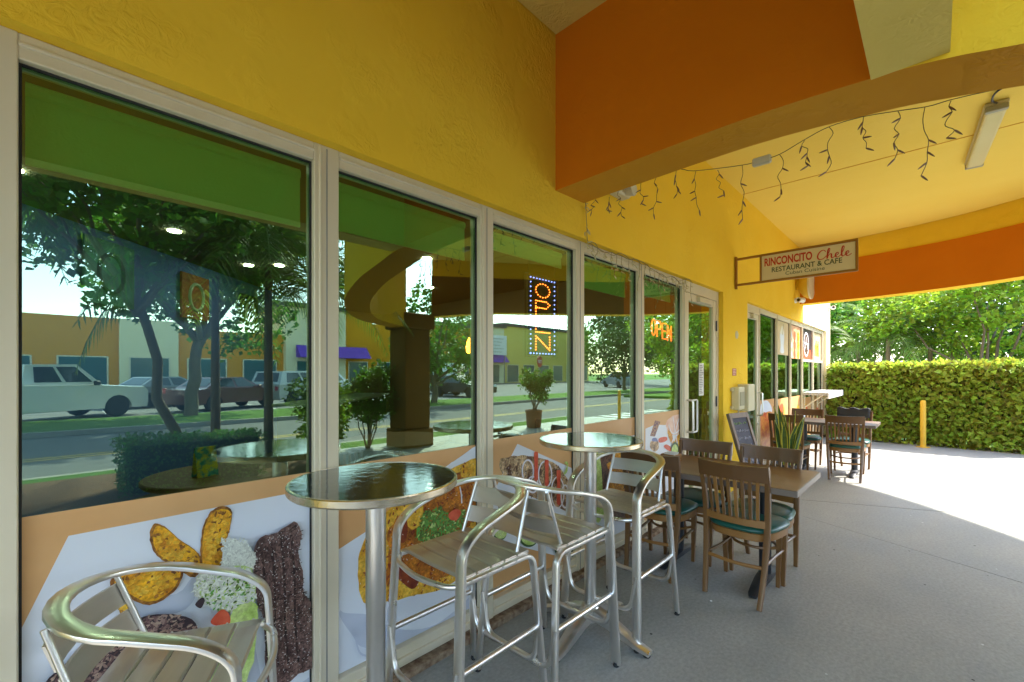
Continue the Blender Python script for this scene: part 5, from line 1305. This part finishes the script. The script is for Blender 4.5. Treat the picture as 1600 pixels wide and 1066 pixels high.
def paint(n_, c): return MATS.get('paint_' + n_) or mat('paint_' + n_, c, .28, .1, coat=.8)
vehicle('pickup', paint('white', (.72, .73, .74)), (-.3, -17.9), R(-33), 'white crew-cab pickup truck parked across the road')
vehicle('sedan', paint('maroon', (.10, .012, .016)), (5.6, -19.6), R(-28), 'maroon sedan parked beside the white pickup across the road')
vehicle('sedan', paint('grey', (.20, .22, .24)), (4.0, -23.5), R(-25), 'grey sedan parked behind the maroon sedan across the road')
vehicle('suv', paint('silver', (.45, .47, .49)), (9.2, -21.0), R(-28), 'silver car parked beyond the maroon sedan across the road')
vehicle('suv', paint('white', None), (12.2, -24.5), R(-30), 'white car in the second row of the parking lot')
vehicle('sedan', paint('blue', (.03, .06, .12)), (-6.0, -24.0), R(-30), 'dark blue sedan in the second row of the parking lot')
vehicle('van', paint('white', None), (21.0, -25.5), R(-120), 'white van parked in front of the orange shops')
vehicle('sedan', paint('black', (.012, .013, .015)), (19.5, -19.6), R(85), 'black sedan facing the grass verge across the road')
vehicle('suv', paint('steel', (.30, .33, .37)), (43.5, -21.5), R(-60), 'steel grey car parked far along the road')

# ------------------------------------------------------------------ shops across the parking lot
sh = thing('shopping_plaza', 'orange and cream shopping plaza across the parking lot', 'building', (0, -46, -.15))
def shop(x0, x1, h, m, pr=0.0, cornice=None):
    w_ = MB().box(x0, x1, -8, pr, 0, h).build('wall', m, sh)
    if cornice: MB().box(x0 - .3, x1 + .3, -8.3, pr + .35, h, h + .45).build('cornice', cornice, w_)
    return w_
M_dkc = mat('dark_cornice', (.05, .055, .06), .7); M_teal = mat('shop_glass', (.02, .10, .11), .15, spec=.7); M_purple = mat('purple_awning', (.16, .05, .45), .7); M_oshop = stucco('plaza_orange', (.66, .27, .012), (.70, .31, .02), .2)
segs = [(-50, -14, 6.4, M_oshop, 0, None), (-14, -9, 7.0, M_cream_sunlit_wall, .5, M_dkc), (-9, 4, 6.2, M_oshop, 0, None), (4, 8, 6.2, M_cream_sunlit_wall, .4, None), (8, 17, 5.6, M_oshop, 0, None), (17, 23.5, 8.6, M_cream_sunlit_wall, .8, M_dkc), (23.5, 27, 8.6, M_oshop, .3, M_dkc), (27, 33, 7.6, M_oshop, 0, None), (33, 43, 8.2, M_oshop, .5, M_dkc), (43, 50, 8.8, M_cream_sunlit_wall, 0, M_dkc), (50, 74, 9.2, M_pale, 0, M_dkc)]
for (x0, x1, h, m, pr, co_) in segs:
    shop(x0, x1, h, m, pr, co_)
    k = max(1, int((x1 - x0) / 4)); wdt = (x1 - x0) / k
    for i in range(k):
        a = x0 + wdt * i + wdt * .15; e = x0 + wdt * (i + 1) - wdt * .15
        f_ = MB().box(a, e, pr + .005, pr + .08, .1, 3.0).build('window', M_frame, sh)
        MB().box(a + .12, e - .12, pr + .081, pr + .10, .2, 2.9).build('pane', M_teal, f_)
for (x0, x1, pr) in ((18, 26, .8), (-13.5, -9.5, .5), (45, 50, 0)):
    MB().hexa([(x0, pr + .02, 3.3), (x1, pr + .02, 3.3), (x1, pr + 1.3, 3.3), (x0, pr + 1.3, 3.3)], [(x0, pr + .02, 4.6), (x1, pr + .02, 4.6), (x1, pr + .2, 4.5), (x0, pr + .2, 4.5)]).build('awning', M_purple, sh)
# round hanging sign, menu-like white board and stop sign in the lot
pb = thing('plaza_sign_board', 'white lettered sign board in front of the plaza', 'sign', (46.5, -44.6, -.15))
MB().rbox(-2.6, 2.6, -.1, .1, 4.4, 7.4, .03).build('board', M_white, pb)
lb_ = MB()
for i in range(5): lb_.box(-2.1 + .3 * (i % 2), 1.9 - .4 * (i % 3), .101, .112, 6.8 - i * .5, 6.95 - i * .5)
lb_.build('print_lines', mat('board_print', (.45, .45, .43), .7), pb)
for x in (-2.2, 2.2): MB().lathe([(.1, 0), (.1, 4.4)], 10, (x, 0, 0)).build('post', M_kerb, pb)
ss = thing('stop_sign', 'red octagonal stop sign on a metal post across the road', 'sign', (20.5, -13.6, -.05), R(-15))
MB().lathe([(.03, 0), (.03, 2.5)], 8).build('post', M_rimc, ss)
MB().lathe([(.38, -.01), (.38, .01)], 8, (0, .05, 2.2), ax='y').build('plate', mat('stop_red', (.5, .03, .03), .5), ss)
vs, fs = text_mesh('STOP', .52, .2, .02)
MB().add([(.26 - v.x, .064, 2.1 + v.y) for v in vs], fs).build('lettering', M_white, ss)
